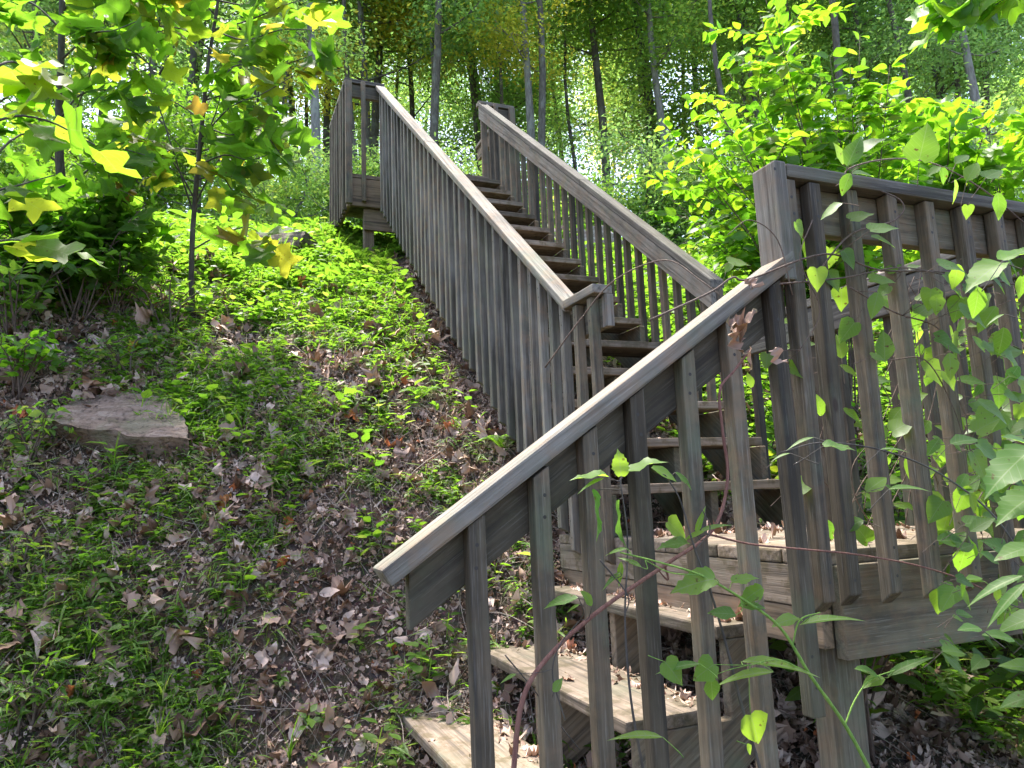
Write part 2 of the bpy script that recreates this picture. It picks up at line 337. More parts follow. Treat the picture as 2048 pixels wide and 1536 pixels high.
# ------------------------------------------------------------------ ground sheet
def axis(lo, hi, c0, c1, n0, n1):
    mid = np.linspace(c0, c1, n0); a = c0-(np.linspace(0, 1, n1)[1:]**2.5)*(c0-lo); b = c1+(np.linspace(0, 1, n1)[1:]**2.5)*(hi-c1)
    return np.concatenate([a[::-1], mid, b])
gx = axis(-160, 160, -6, 6, 200, 45); gy = axis(-40, 420, -1.5, 9, 190, 45)
GX, GY = np.meshgrid(gx, gy); GZ = ground(GX, GY)
nx, ny = len(gx), len(gy); idx = np.arange(nx*ny).reshape(ny, nx)
S = Soup(); q = np.stack([idx[:-1, :-1], idx[:-1, 1:], idx[1:, 1:], idx[1:, :-1]], -1).reshape(-1, 4)
S.V.append(np.stack([GX, GY, GZ], -1).reshape(-1, 3)); S.L.append(q.ravel()); S.T.append(np.full(len(q), 4)); S.M.append(np.zeros(len(q), int))
S.UV.append(np.zeros((nx*ny, 2))); S.A.append(np.zeros(nx*ny)); S.n = nx*ny
tag(link('ground', S.mesh('ground', True), M_SOIL), 'steep woodland slope of dark soil under leaves and grass', 'ground', kind='structure')

# ------------------------------------------------------------------ staircase
stair = empty('outdoor_staircase', (0, 0, -.6), 'weathered grey wooden staircase with two flights, a turn landing and slatted railings climbing the slope', 'staircase')
def board(name, a, b, wdt, thk, side, m, parent, bev=.004, nails=(), cuta=None, cutb=None, bevel_bottom=0):
    """board whose long axis runs a->b (local X); side = direction of its width (local Y); thk along local Z"""
    a = Vector(a); b = Vector(b); x = (b-a); L = x.length; x.normalize(); side = Vector(side); y = (side-side.dot(x)*x).normalized(); z = x.cross(y)
    import bmesh
    bm = bmesh.new(); hw, ht = wdt/2, thk/2
    vs = [bm.verts.new((px*L/2, py*hw, pz*ht)) for px in (-1, 1) for py in (-1, 1) for pz in (-1, 1)]
    for f in ((0, 1, 3, 2), (4, 6, 7, 5), (0, 4, 5, 1), (2, 3, 7, 6), (0, 2, 6, 4), (1, 5, 7, 3)): bm.faces.new([vs[i] for i in f])
    M3 = Matrix((x, y, z)).transposed()
    def plumb(end, n_):     # shear an end so that its face lies in the plane with normal n_
        nl = M3.transposed() @ Vector(n_)
        if abs(nl.x) < .15: return
        for v in vs:
            if (v.co.x > 0) == (end > 0): v.co.x = end*L/2-(nl.y*v.co.y+nl.z*v.co.z)/nl.x
    if cuta: plumb(-1, cuta)
    if cutb: plumb(1, cutb)
    if bevel_bottom:
        for v in vs:        # bottom end = +X end of a downward board: front edge cut back
            if v.co.x > 0 and v.co.y > 0: v.co.x -= bevel_bottom
    bmesh.ops.bevel(bm, geom=bm.edges[:], offset=bev, segments=2, affect='EDGES', profile=.6)
    for (t, s_, face) in nails:         # little sunk nail heads; face: +1/-1 local Y side
        c = Vector((t-L/2, face*(hw+.0006), s_)); r = .0042; ring = [bm.verts.new(c+Vector((r*math.cos(k*math.pi/4), 0, r*math.sin(k*math.pi/4)))) for k in range(8)]
        if face > 0: ring = ring[::-1]
        f = bm.faces.new(ring); f.material_index = 1
    bmesh.ops.recalc_face_normals(bm, faces=[f for f in bm.faces if f.material_index == 0])
    me = bpy.data.meshes.new(name); bm.to_mesh(me); bm.free(); me.materials.append(m); me.materials.append(M_NAIL)
    o = bpy.data.objects.new(name, me); COL.objects.link(o)
    W = Matrix.Translation((a+b)/2) @ M3.to_4x4()
    if parent is not None:
        o.parent = parent; base = Vector(parent.location)
        if parent.parent: base = Vector(parent.parent.location)+base
        o.matrix_local = Matrix.Translation(-base) @ W
    else: o.matrix_world = W
    return o
J = lambda s=.0045: random.uniform(-s, s)
def baluster(parent, x, y, z0, z1, out, bottom=0.0, m=W_BAL, w=.038, cut=None):
    """vertical 2x2; out = outward horizontal direction"""
    L = z1-z0
    return board('baluster', (x+J(), y+J(), z1), (x+J(.006), y+J(.006), z0+J(.006)), w, w, out, m, parent, .0045,
                 nails=((.05, J(.006), 1), (.095, J(.006), 1), (L-.07, J(.006), 1), (L-.14, J(.006), 1)), bevel_bottom=bottom, cuta=cut)
def group_part(name, parent=stair):
    o = empty(name, (0, 0, 0)); o.parent = parent; o.location = (0, 0, 0); return o

# --- turn landing
for i in range(11):
    y0 = -.02+i*.143
    board('deck_board', (-.034, y0+.069, -.019), (1.06, y0+.069, -.019+J(.001)), .138, .038, (0, 1, 0), W_TREAD, stair, .006)
board('rim_beam', (.004, -.026, -.156), (1.1, -.026, -.156), .235, .038, (0, 0, 1), W_BEAM, stair)
board('rim_beam', (.004, 1.535, -.156), (1.06, 1.535, -.156), .235, .036, (0, 0, 1), W_BEAM, stair)
board('fascia_board', (-.016, -.004, -.094), (-.016, 1.545, -.094), .108, .036, (0, 0, 1), W_TREAD, stair)
board('fascia_board', (-.012, -.004, -.2), (-.012, 1.545, -.2), .098, .034, (0, 0, 1), W_NEW, stair)
board('rim_beam', (1.04, .0, -.156), (1.04, 1.5, -.156), .235, .038, (0, 0, 1), W_BEAM, stair)
for yy in (.4, .8, 1.2): board('joist', (.006, yy, -.15), (1.02, yy, -.15), .2, .038, (0, 0, 1), W_BEAM, stair)
for (px_, py_) in ((.045, .045), (.95, .045), (.95, 1.45), (.065, 1.45)):
    g0 = gz(px_, py_)
    board('post', (px_, py_, -.045 if py_ > 1 else -.045), (px_, py_, g0-.25), .089, .089, (0, 1, 0), W_BEAM, stair, .006)

# --- near railing: sloping handrail of the lower flight, then the level guard of the landing
nr = group_part('near_railing')
HS = .675                                               # slope of the lower handrail
def hz(x): return .779+HS*(x+.11)                       # top of cap above x
a_, b_ = (-1.19, -.088, hz(-1.19)-.023), (-.122, -.088, hz(-.122)-.023)
board('handrail_cap', a_, b_, .089, .038, (0, 1, 0), W_CAP, nr, .006, cutb=(1, 0, 0), cuta=(-1, 0, -.66))
board('handrail_rail', (-1.135, -.066, hz(-1.135)-.046-.062), (-.122, -.066, hz(-.122)-.046-.062), .1, .036, (0, 0, 1), W_BEAM, nr, .004, cuta=(1, 0, 0), cutb=(1, 0, 0))
for px, py in ((944, 1200), (1066, 1050), (1172, 1000), (1272, 950), (1376, 900), (1473, 850), (1563, 800)):
    q = hy(px, py, -.123); x = q[0]+.019; zt = hz(x)-.05
    baluster(nr, x, -.104, max(gz(x, -.1)-.02, zt-1.28) if x < -.3 else -.34+HS*(x+.14), zt, (0, -1, 0), cut=(-HS, 0, 1))
board('end_board', (-.137, -.0865, .69), (-.137, -.0865, 1.012), .089, .038, (0, 1, 0), W_CAP, nr, .006, nails=((.295, .02, -1),))
board('guard_cap', (-.116, -.0865, .989), (1.12, -.0865, .989), .089, .038, (0, 1, 0), W_CAP, nr, .006)
board('guard_rail', (-.116, -.066, .905), (1.1, -.066, .905), .125, .036, (0, 0, 1), W_BEAM, nr)
for px, py in ((1640, 1100), (1693, 1100), (1776, 1100), (1860, 1100)):
    q = hy(px, py, -.123); baluster(nr, q[0]+.019, -.104, -.135, .967, (0, -1, 0), .03); xl = q[0]+.019
for k in range(1, 6):
    baluster(nr, xl+.146*k, -.104, -.135, .967, (0, -1, 0), .03)
# --- right guard of the landing
rg = group_part('far_guard_railing')
board('guard_cap', (1.04, -.04, .989), (1.04, 1.56, .989), .089, .038, (1, 0, 0), W_CAP, rg, .006)
board('guard_rail', (1.02, .0, .9), (1.02, 1.6, .9), .13, .036, (0, 0, 1), W_CAP, rg)
for k in range(11): baluster(rg, 1.081-.02, .06+.138*k, -.14, .967, (1, 0, 0))

# --- lower flight
lf = group_part('lower_flight')
RL = .213; XN = [-.0316-.134, -.0316-.443, -.0316-.765, -.0316-1.06, -.0316-1.38]; YN = .26
for k, x in enumerate(XN):
    z = -(k+1)*RL; back = -.036 if k == 0 else x+.3
    board('tread', ((x+back)/2, YN, z-.019), ((x+back)/2, 1.545, z-.019), back-x, .038, (1, 0, 0), W_TREAD, lf, .007)
def stringer(parent, pts, lo, hi, ax, m, name='stringer'):
    """flat notched board: pts = outline in the (run, z) plane, extruded along the other horizontal axis lo..hi"""
    n = len(pts); V = []
    for s in (lo, hi):
        for u, z in pts: V.append((s, u, z) if ax == 'x' else (u, s, z))
    F = [list(range(n)), list(range(2*n-1, n-1, -1))]+[[i, i+n, (i+1) % n+n, (i+1) % n] for i in range(n)]
    import bmesh
    me = bpy.data.meshes.new(name); me.from_pydata(V, [], F)
    bm = bmesh.new(); bm.from_mesh(me); bmesh.ops.recalc_face_normals(bm, faces=bm.faces[:])
    bmesh.ops.bevel(bm, geom=bm.edges[:], offset=.003, segments=1, affect='EDGES')
    # local frame tilted so that the grain follows the board
    d = Vector(pts[-1])-Vector(pts[-2]); ang = math.atan2(d[1], d[0])
    if ax == 'x': R0 = Matrix.Rotation(R_(90), 4, 'Z') @ Matrix.Rotation(-ang, 4, 'Y')
    else: R0 = Matrix.Rotation(-ang, 4, 'Y')
    c = Vector(V[0]); W = Matrix.Translation(c) @ R0; bm.transform(W.inverted()); bm.to_mesh(me); bm.free(); me.materials.append(m)
    o = bpy.data.objects.new(name, me); COL.objects.link(o); o.parent = parent
    base = Vector(stair.location); o.matrix_local = Matrix.Translation(-base) @ W; return o
lows = []
for k in range(5):
    z = -(k+1)*RL-.039; u1 = XN[k]+.03; u0 = (-.037 if k == 0 else XN[k-1]+.03)
    lows += [(u0, z), (u1, z)]
lows += [(XN[4]+.03, -6*RL), (XN[4]+.2, -6*RL-.02), (-.037, -.56)]
for s0, s1 in ((YN, YN+.037), (.9, .937), (1.5, 1.537)): stringer(lf, lows, s0, s1, 'y', W_BEAM if s0 < .5 else W_NEW)

# --- main flight
mf = group_part('main_flight')
RR, RG, Y0 = .2044, .2458, 1.0375
for k in range(1, 16):
    y = Y0+(k-1)*RG; z = k*RR
    board('tread', (.002, y+.135, z-.019), (.936+J(.004), y+.135+J(.003), z-.019), .272, .038, (0, 1, 0), W_TREAD, mf, .005)
ups = []
for k in range(1, 16):
    z = k*RR-.039; ups += [(Y0+(k-1)*RG+.028, (k-1)*RR-.039 if k > 1 else .002), (Y0+(k-1)*RG+.028, z)]
ups += [(Y0+15*RG, 15*RR-.039), (Y0+15*RG, 15*RR-.32), (1.32, .002)]
for s0 in (-.036, .45, .9372): stringer(mf, ups, s0, s0+.037, 'x', W_BEAM)

SL = RR/RG
def mz(y): return 1.0096+SL*(y-1.2728)                   # top of the main handrail caps
Y1, Y2 = 1.2728, 5.06
cosS = 1/math.sqrt(1+SL*SL)
def sloping(part, xc, y0_, y1_, xr, m=W_CAP):
    off = .019/cosS; ym = 3.4 if xc < .5 else 3.0
    # the cap is spliced from two lengths
    board('handrail_cap', (xc, y0_, mz(y0_)-off), (xc, ym-.002, mz(ym-.002)-off), .089, .038, (1, 0, 0), m, part, .006, cuta=(0, 1, 0), cutb=(0, 1, 0))
    board('handrail_cap', (xc, ym+.002, mz(ym+.002)-off), (xc, y1_, mz(y1_)-off), .089, .038, (1, 0, 0), m, part, .006, cuta=(0, 1, 0), cutb=(0, 1, 0))
    o2 = .038/cosS+.05/cosS
    board('handrail_rail', (xr, y0_+.01, mz(y0_+.01)-o2-.002), (xr, y1_-.01, mz(y1_-.01)-o2-.002), .1, .036, (0, 0, 1), m, part, .004, cuta=(0, 1, 0), cutb=(0, 1, 0))
lr = group_part('left_railing')
sloping(lr, -.0445, Y1, Y2, -.018)
board('guard_cap', (-.0445, 1.0, .9906), (-.0445, 1.28, .9906), .089, .038, (1, 0, 0), W_CAP, lr, .005)
board('guard_rail', (-.018, 1.03, .9), (-.018, 1.32, .9), .125, .036, (0, 0, 1), W_BEAM, lr)
board('short_post', (-.018, 1.012, .97), (-.018, 1.012, .836), .036, .036, (1, 0, 0), W_CAP, lr)
for y in (1.065, 1.2): baluster(lr, -.0565, y, -.105, .968, (-1, 0, 0), .02)
y = 1.335; k = 0
while y < 4.98:
    zb = .8*(y-1.43)+.03
    baluster(lr, -.0565, y, zb-.03, mz(y)-.052, (-1, 0, 0), .02, W_CAP, cut=(0, -SL, 1)); y += .1125; k += 1
rr = group_part('right_railing')
sloping(rr, 1.0, 1.6, Y2, .9752)
y = 1.62
while y < 4.98:
    zb = .8*(y-1.43)+.05
    baluster(rr, 1.0135, y, zb-.03, mz(y)-.052, (1, 0, 0), cut=(0, -SL, 1)); y += .125

# --- upper platform
up = group_part('upper_platform'); ZU = 3.2; ZC = mz(Y2)
for i in range(9):
    yy = 4.72+i*.143
    xa, xb = ((0.003, .93) if yy < 4.95 else (-.36, 1.33))
    board('deck_board', (xa, yy+.069, ZU-.019), (xb, yy+.069, ZU-.019), .138, .038, (0, 1, 0), W_TREAD, up, .005)
board('rim_beam', (-.345, 5.03, 3.025), (1.32, 5.03, 3.025), .27, .038, (0, 0, 1), W_NEW, up)
board('rim_beam', (-.21, 5.07, 2.785), (1.1, 5.07, 2.785), .2, .036, (0, 0, 1), W_NEW, up)
for x in (-.345, 1.3): board('rim_beam', (x, 5.052, 3.03), (x, 5.99, 3.03), .26, .036, (0, 0, 1), W_NEW, up)
for x, y in ((-.155, 5.135), (1.1, 5.135), (-.25, 5.9), (1.15, 5.9)):
    board('post', (x, y, 2.88), (x, y, gz(x, y)-.3), .089, .089, (0, 1, 0), W_NEW, up, .005)
ug = group_part('platform_railing')
board('guard_cap', (-.385, Y2+.012, ZC-.019), (-.002, Y2+.012, ZC-.019), .089, .038, (0, 1, 0), W_CAP, ug)
board('guard_cap', (.957, Y2+.012, ZC-.019), (1.34, Y2+.012, ZC-.019), .089, .038, (0, 1, 0), W_CAP, ug)
board('guard_rail', (-.37, Y2+.005, ZC-.11), (-.035, Y2+.005, ZC-.11), .125, .036, (0, 0, 1), W_BEAM, ug)
board('guard_rail', (.99, Y2+.005, ZC-.11), (1.32, Y2+.005, ZC-.11), .125, .036, (0, 0, 1), W_BEAM, ug)
for xc, xr_, o_ in ((-.3405, -.335, -1), (1.295, 1.29, 1)):
    board('guard_cap', (xc, Y2+.06, ZC-.02), (xc, 5.99, ZC-.02), .089, .036, (1, 0, 0), W_CAP, ug)
    board('guard_rail', (xr_, Y2+.03, ZC-.11), (xr_, 5.98, ZC-.11), .125, .036, (0, 0, 1), W_NEW, ug)
    for k in range(8): baluster(ug, xr_+o_*.038, 5.12+k*.115, 2.88, ZC-.04, (o_, 0, 0))
baluster(ug, -.215, 4.99, 2.93, ZC-.04, (0, -1, 0)); baluster(ug, 1.12, 4.99, 2.93, ZC-.04, (0, -1, 0))
for x in (-.355, 1.3, .99): board('post', (x, 5.0, ZC-.045), (x, 5.0, 2.9), .06, .04, (1, 0, 0), W_BAL, ug)
board('post', (.02, 5.03-.05, ZC-.13), (.02, 5.03-.05, ZU), .06, .04, (1, 0, 0), W_BAL, ug)

# ------------------------------------------------------------------ rocks
def rock(name, px, py, size, m, label, dz=0, seed=0, rz=0, loc=None, tilt=0, flat=.35):
    p = gh(px, py) if loc is None else np.array(loc); import bmesh
    bm = bmesh.new(); bmesh.ops.create_icosphere(bm, subdivisions=5, radius=1); r = np.random.RandomState(seed)
    nrm = [(r.randn(3), r.uniform(.55, .85)) for _ in range(13)]; nrm = [(Vector(a/np.linalg.norm(a)), b) for a, b in nrm]+[(Vector((0, 0, 1)), flat)]
    for v in bm.verts:
        for a, b in nrm:
            d = v.co.dot(a)
            if d > b: v.co -= a*(d-b)*.93
        h = .02*math.sin(11*v.co.x+5*v.co.z+seed)+.015*math.sin(23*v.co.y-9*v.co.x)+.02*math.sin(38*v.co.z+4*v.co.x)
        v.co *= 1+h
        v.co = Vector((v.co.x*size[0], v.co.y*size[1], v.co.z*size[2]))
    me = bpy.data.meshes.new(name); bm.to_mesh(me); bm.free()
    me.polygons.foreach_set('use_smooth', np.ones(len(me.polygons), bool))
    o = link(name, me, m, loc=(p[0], p[1], p[2]+dz)); o.rotation_euler = (R_(tilt), 0, R_(rz)); return tag(o, label, 'rock')
def slab(name, pxs, lift, thick, m, label, seed=0):
    import bmesh
    Q = np.array([gh(a, b) for a, b in pxs]); c = Q.mean(0); u_, s_, vt = np.linalg.svd(Q-c); nn = vt[2]*np.sign(vt[2][2]); nn = nn*.75+np.array([0, -.05, 1])*.25; nn /= np.linalg.norm(nn)
    Q = np.array([q-nn*((q-c) @ nn) for q in Q])+nn*lift; o_ = Vector(c); bm = bmesh.new(); r = np.random.RandomState(seed)
    top = [bm.verts.new(Vector(q)-o_) for q in Q]; f = bm.faces.new(top); e = bmesh.ops.extrude_face_region(bm, geom=[f])
    vv = [g for g in e['geom'] if isinstance(g, bmesh.types.BMVert)]
    for v in vv: v.co -= Vector(nn)*thick; v.co *= .9
    bmesh.ops.triangulate(bm, faces=bm.faces[:])
    for k in range(4): bmesh.ops.subdivide_edges(bm, edges=[e for e in bm.edges if e.calc_length() > .022], cuts=1, use_grid_fill=True); bmesh.ops.triangulate(bm, faces=bm.faces[:])
    from mathutils import noise as mn
    for v in bm.verts:
        h = mn.fractal(v.co*5, 1, 2, 5); led = math.floor((v.co.dot(Vector(nn))*3.2+v.co.x*.8+.15*mn.noise(v.co*4))*6)/6
        v.co += Vector(nn)*(.028*h+.02*(led % .33))+Vector((mn.noise(v.co*9), mn.noise(v.co*9+Vector((5, 0, 0))), 0))*.02
    bmesh.ops.recalc_face_normals(bm, faces=bm.faces[:]); me = bpy.data.meshes.new(name); bm.to_mesh(me); bm.free()
    o = link(name, me, m, loc=tuple(c)); return tag(o, label, 'rock')
slab('rock', [(100, 875), (150, 815), (235, 790), (325, 815), (372, 870), (385, 925), (300, 925), (180, 910)], .1, .24, M_ROCK, 'large flat pinkish rock slab set in the slope below the leaning saplings', 3)
rock('rock', 570, 500, (.38, .28, .22), M_ROCK2, 'low brown rock lying in bright grass left of the upper platform', .03, 8, -8)
rock('boulder', 0, 0, (.75, .6, .5), M_ROCK3, 'pale boulder seen through the slats right of the main flight', 0, 15, 0, loc=(2.6, 6.3, gz(2.6, 6.3)+.15), tilt=0)['category'] = 'boulder'

# ------------------------------------------------------------------ leaf litter, twigs, ground plants (uncountable cover)
def patch(x, y):
    return (np.sin(1.7*x+.9*y+1)+np.sin(2.9*x-2.1*y+.4)+.8*np.sin(4.6*x+5.2*y)+.6*np.sin(9.3*x-7.7*y+2))/3.4
def under(x, y):     # beneath the stairs or decks
    return ((x > -.06) & (x < 1.02) & (y > 0) & (y < 5)) 
def normal(x, y):
    e = .03; nx_ = -(ground(x+e, y)-ground(x-e, y))/(2*e); ny_ = -(ground(x, y+e)-ground(x, y-e))/(2*e)
    n = np.stack([nx_, ny_, np.ones_like(nx_)], -1); return n/np.linalg.norm(n, axis=1, keepdims=True)
def litter(n, x0, x1, y0, y1, s0, s1, prob):
    x = RNG.uniform(x0, x1, n); y = RNG.uniform(y0, y1, n); m = RNG.rand(n) < prob(x, y); x, y = x[m], y[m]
    nn = normal(x, y)+.45*RNG.randn(len(x), 3); nn[:, 2] = np.abs(nn[:, 2]); d = RNG.randn(len(x), 3); s = RNG.uniform(s0, s1, len(x))**1.0
    z = ground(x, y)+RNG.uniform(.0, .035, len(x))
    return np.stack([x, y, z], -1), d, nn, s
S = Soup()
for (n, a, b, c, d, s0, s1, pr) in ((60000, -3.8, .3, -.5, 3.2, .006, .022, lambda x, y: np.full(len(x), .95)), (46000, -4.2, 1.2, -.6, 4.6, .008, .035, lambda x, y: np.full(len(x), .9)), (24000, -4.2, 1.4, -.6, 5.2, .03, .075, lambda x, y: np.clip(.75-.5*patch(x, y), .15, 1)*np.where(y > 4, .4, 1)),
                                    (3200, -3.5, .6, -.4, 4.2, .07, .125, lambda x, y: np.clip(.6-.6*patch(x, y), .08, 1)),
                                    (5000, 1.0, 4.5, -1, 5, .05, .11, lambda x, y: np.full(len(x), .6)),
                                    (6000, -8, 9, 5, 20, .06, .12, lambda x, y: np.full(len(x), .4))):
    P, D, Nn, s = litter(n, a, b, c, d, s0, s1, pr)
    rn = RNG.rand(len(P))*.965; rn[RNG.rand(len(P)) < .012] = 1.0
    scatter(S, T_DEAD, P, D, Nn, s, rn)
tag(link('leaf_litter', S.mesh('leaf_litter'), M_DEAD), 'dry brown fallen leaves covering the slope', 'leaf litter', kind='stuff')
S = Soup()
for k in range(5200):
    x, y = random.uniform(-3.8, 1.2), random.uniform(-.4, 4.6); L = random.uniform(.05, .28); a = random.uniform(0, 6.28)
    dx, dy = math.cos(a)*L/2, math.sin(a)*L/2; h = random.uniform(.005, .05)
    tube(S, [(x-dx, y-dy, gz(x-dx, y-dy)+h), (x+J(.01), y+J(.01), gz(x, y)+h+.012), (x+dx, y+dy, gz(x+dx, y+dy)+h*.6)], [.0016, .0014, .0008], 3)
for k in range(420):
    x, y = random.uniform(-3.4, .2), random.uniform(-.3, 4.4); L = random.uniform(.15, .5); a = random.uniform(0, 6.28); h = random.uniform(.01, .08)
    dx, dy = math.cos(a)*L/2, math.sin(a)*L/2; rr_ = random.uniform(.0018, .0035); mx_, my_ = x+J(.04), y+J(.04)
    tube(S, smooth([(x-dx, y-dy, gz(x-dx, y-dy)+h*.3), (mx_, my_, gz(mx_, my_)+h), (x+dx, y+dy, gz(x+dx, y+dy)+h*.7)], 3), np.linspace(rr_, rr_*.5, 7), 4, jitter=.2)
tag(link('twig_litter', S.mesh('twig_litter'), M_STRAW), 'thin dry twigs and stalks strewn over the slope', 'twigs', kind='stuff')
# litter that has dropped on the treads and the landing
S = Soup(); P = []; 
for k in range(60): P.append((random.uniform(-.0, 1), random.uniform(.0, 1.0), .004))
for k, x in enumerate(XN[:3]):
    for j in range(14): P.append((random.uniform(x+.03, x+.26 if k else -.05), random.uniform(YN+.02, 1.5)**1.0, -(k+1)*RL+.004))
for k in range(1, 15):
    for j in range(2): P.append((random.uniform(.05, .9), Y0+(k-1)*RG+random.uniform(.03, .22), k*RR+.004))
for k, x in enumerate(XN[:3]):
    for j in range(80): P.append((min((x+.29 if k else -.04), 0)-abs(random.gauss(0, .03)), random.uniform(YN, 1.5), -(k+1)*RL+.003))
for j in range(110): P.append((random.uniform(0, 1), 1.0+J(.04)-abs(random.gauss(0, .06)), .004))
P = np.array(P); scatter(S, T_DEAD, P, np.random.RandomState(2).randn(len(P), 3)*[1, 1, .15], np.tile([0, 0, 1.], (len(P), 1))+.3*RNG.randn(len(P), 3), RNG.uniform(.012, .055, len(P)))
tag(link('fallen_leaves', S.mesh('fallen_leaves'), M_DEAD), 'dry leaf crumbs dropped on the wooden treads and landing', 'leaf litter', kind='stuff')

def plant_tpl(seed, kind):
    r = np.random.RandomState(seed); s = Soup(); 
    if kind == 'stilt':
        for st in range(r.randint(2, 4)):
            a = r.rand()*6.28; lean = r.uniform(.1, .55); h = r.uniform(.6, 1.1); k = r.randint(4, 7)
            P = []; D = []
            for i in range(k):
                t = (i+1)/k; p = np.array([math.cos(a)*lean*t*t, math.sin(a)*lean*t*t, h*t*(1-.15*t)]); P.append(p)
                b = a+(.9 if i % 2 else -.9)+r.uniform(-.5, .5); D.append([math.cos(b), math.sin(b), r.uniform(-.1, .5)])
            P = np.array(P); scatter(s, T_LN if r.rand() < .6 else T_TIN, P, np.array(D), np.tile([0, 0, 1.], (k, 1))+.3*r.randn(k, 3), r.uniform(.38, .62, k), r=r)
            w_ = .012; n_ = len(P); V = []; F = []
            Q = np.vstack([[0, 0, 0], P])
            for p in Q: V += [p+[w_, 0, 0], p-[w_, 0, 0]]
            for i in range(n_): F.append((2*i, 2*i+1, 2*i+3, 2*i+2))
            s.raw(V, F, 0, .9)
    elif kind == 'grassy':
        for st in range(r.randint(2, 5)):
            a = r.rand()*6.28; lean = r.uniform(.3, .9); h = r.uniform(.5, 1.0); k = r.randint(3, 6)
            t = (np.arange(k)+1)/k; P = np.stack([math.cos(a)*lean*t**1.5, math.sin(a)*lean*t**1.5, h*t*(1-.2*t)], 1); b = a+np.where(np.arange(k) % 2, .7, -.7)+r.uniform(-.3, .3, k)
            scatter(s, T_THIN, P, np.stack([np.cos(b), np.sin(b), r.uniform(-.3, .4, k)], 1), np.tile([0, 0, 1.], (k, 1))+.3*r.randn(k, 3), r.uniform(.4, .75, k), r=r)
            Q = np.vstack([[0, 0, 0], P]); V = []
            for p in Q: V += [p+[.009, 0, 0], p-[.009, 0, 0]]
            s.raw(V, [(2*i, 2*i+1, 2*i+3, 2*i+2) for i in range(k)], 0, .95)
    elif kind == 'blade':
        for st in range(9):
            a = r.rand()*6.28; l = r.uniform(.5, 1); le = r.uniform(.2, .9); V = []; F = []
            for i in range(5):
                t = i/4; c = np.array([math.cos(a)*le*t*t, math.sin(a)*le*t*t, l*(t-.35*le*t*t)]); w_ = .02*(1-t)+.001
                V += [c+w_*np.array([-math.sin(a), math.cos(a), 0]), c-w_*np.array([-math.sin(a), math.cos(a), 0])]
            for i in range(4): F.append((2*i, 2*i+1, 2*i+3, 2*i+2))
            s.raw(V, F, 0, r.rand())
    elif kind == 'herb':
        k = r.randint(5, 9); a0 = r.rand()*6; P = []; D = []
        for i in range(k):
            a = a0+i*2.4; t = (i+1)/k; P.append([.1*math.cos(a), .1*math.sin(a), .25+.7*t]); D.append([math.cos(a), math.sin(a), .35])
        scatter(s, T_OV, np.array(P), np.array(D), np.tile([0, 0, 1.], (k, 1))+.2*r.randn(k, 3), r.uniform(.35, .6, k), r=r)
        s.raw([(.012, 0, 0), (-.012, 0, 0), (-.012, 0, .9), (.012, 0, .9)], [(0, 1, 2, 3)], 0, .8)
    V = np.concatenate(s.V); return (V, np.concatenate(s.L), np.concatenate(s.T), np.concatenate(s.UV)), np.concatenate(s.A)
STILT = [plant_tpl(i, 'stilt') for i in range(8)]; BLADE = [plant_tpl(i, 'blade') for i in range(4)]; HERB = [plant_tpl(i, 'herb') for i in range(5)]; SEED = [plant_tpl(60+i, 'herb') for i in range(4)]; GRASSY = [plant_tpl(40+i, 'grassy') for i in range(8)]
def cover(soup, tp, n, x0, x1, y0, y1, s0, s1, prob, hi=0, rb=0):
    x = RNG.uniform(x0, x1, n); y = RNG.uniform(y0, y1, n); m = (RNG.rand(n) < prob(x, y)) & ~((x > -.1) & (x < 1.05) & (y > -.1) & (y < 5)); x, y = x[m], y[m]; n = len(x)
    P = np.stack([x, y, ground(x, y)-.005], -1); s = RNG.uniform(s0, s1, n); a = RNG.uniform(0, 6.28, n)
    up = np.tile([0, 0, 1.], (n, 1))+.18*RNG.randn(n, 3); d = np.stack([np.cos(a), np.sin(a), 0*a], -1)
    x_ = np.cross(d, up); x_ /= np.linalg.norm(x_, axis=1, keepdims=True); z_ = up/np.linalg.norm(up, axis=1, keepdims=True); y_ = np.cross(z_, x_)
    M = np.stack([x_, y_, z_], 2)*s[:, None, None]; k = RNG.randint(0, len(tp), n)
    for i, (t, A) in enumerate(tp):
        mm = k == i; c = mm.sum()
        if not c: continue
        soup.inst(t, M[mm], P[mm], np.zeros(c)); soup.A[-1] = np.clip(np.tile(A, c)*.75+np.repeat(RNG.rand(c), len(A))*.25+rb, 0, 1)
S = Soup()
gp = lambda x, y: np.clip(.22+1.3*patch(x*.8+3, y*.8)+.35*np.sin(11*x+3*y)*np.sin(9*y-4*x)+np.where(x < -1.2-.1*y, .42, 0)+np.interp(y, [0, 3.6, 4.6], [0, 0, 1.2])-np.where((x > -1.1) & (y < 3.6) & (y > 1.2), .35, 0), .05, 1)
cover(S, GRASSY, 16000, -4.2, 0, -.7, 4.4, .06, .13, gp)
cover(S, STILT, 17000, -4.2, 0, -.7, 4.4, .05, .11, gp)
cover(S, STILT, 9000, -5, 3.5, 3.6, 7.4, .09, .17, lambda x, y: np.interp(y, [3.6, 4.6], [.25, .95])+0*x)
cover(S, HERB, 2600, -4.2, 0, -.6, 4.4, .04, .09, gp)
cover(S, SEED, 900, -4, 0, -.6, 4.2, .08, .17, lambda x, y: np.clip(.5+.9*patch(x*1.3+7, y*1.1), .05, 1))
cover(S, HERB, 1800, -5, 3.5, 4, 7.5, .1, .2, lambda x, y: .8+0*x)
cover(S, BLADE, 1100, -5, 3.5, 4.4, 8.5, .16, .34, lambda x, y: .5+.3*patch(x, y))
cover(S, BLADE, 500, -4, 0, -.5, 4.2, .1, .25, gp)
cover(S, STILT, 7000, 1.05, 4.5, .0, 6.5, .09, .17, lambda x, y: .6+.4*patch(x, y)+np.interp(y, [2, 4], [-.1, .4]))
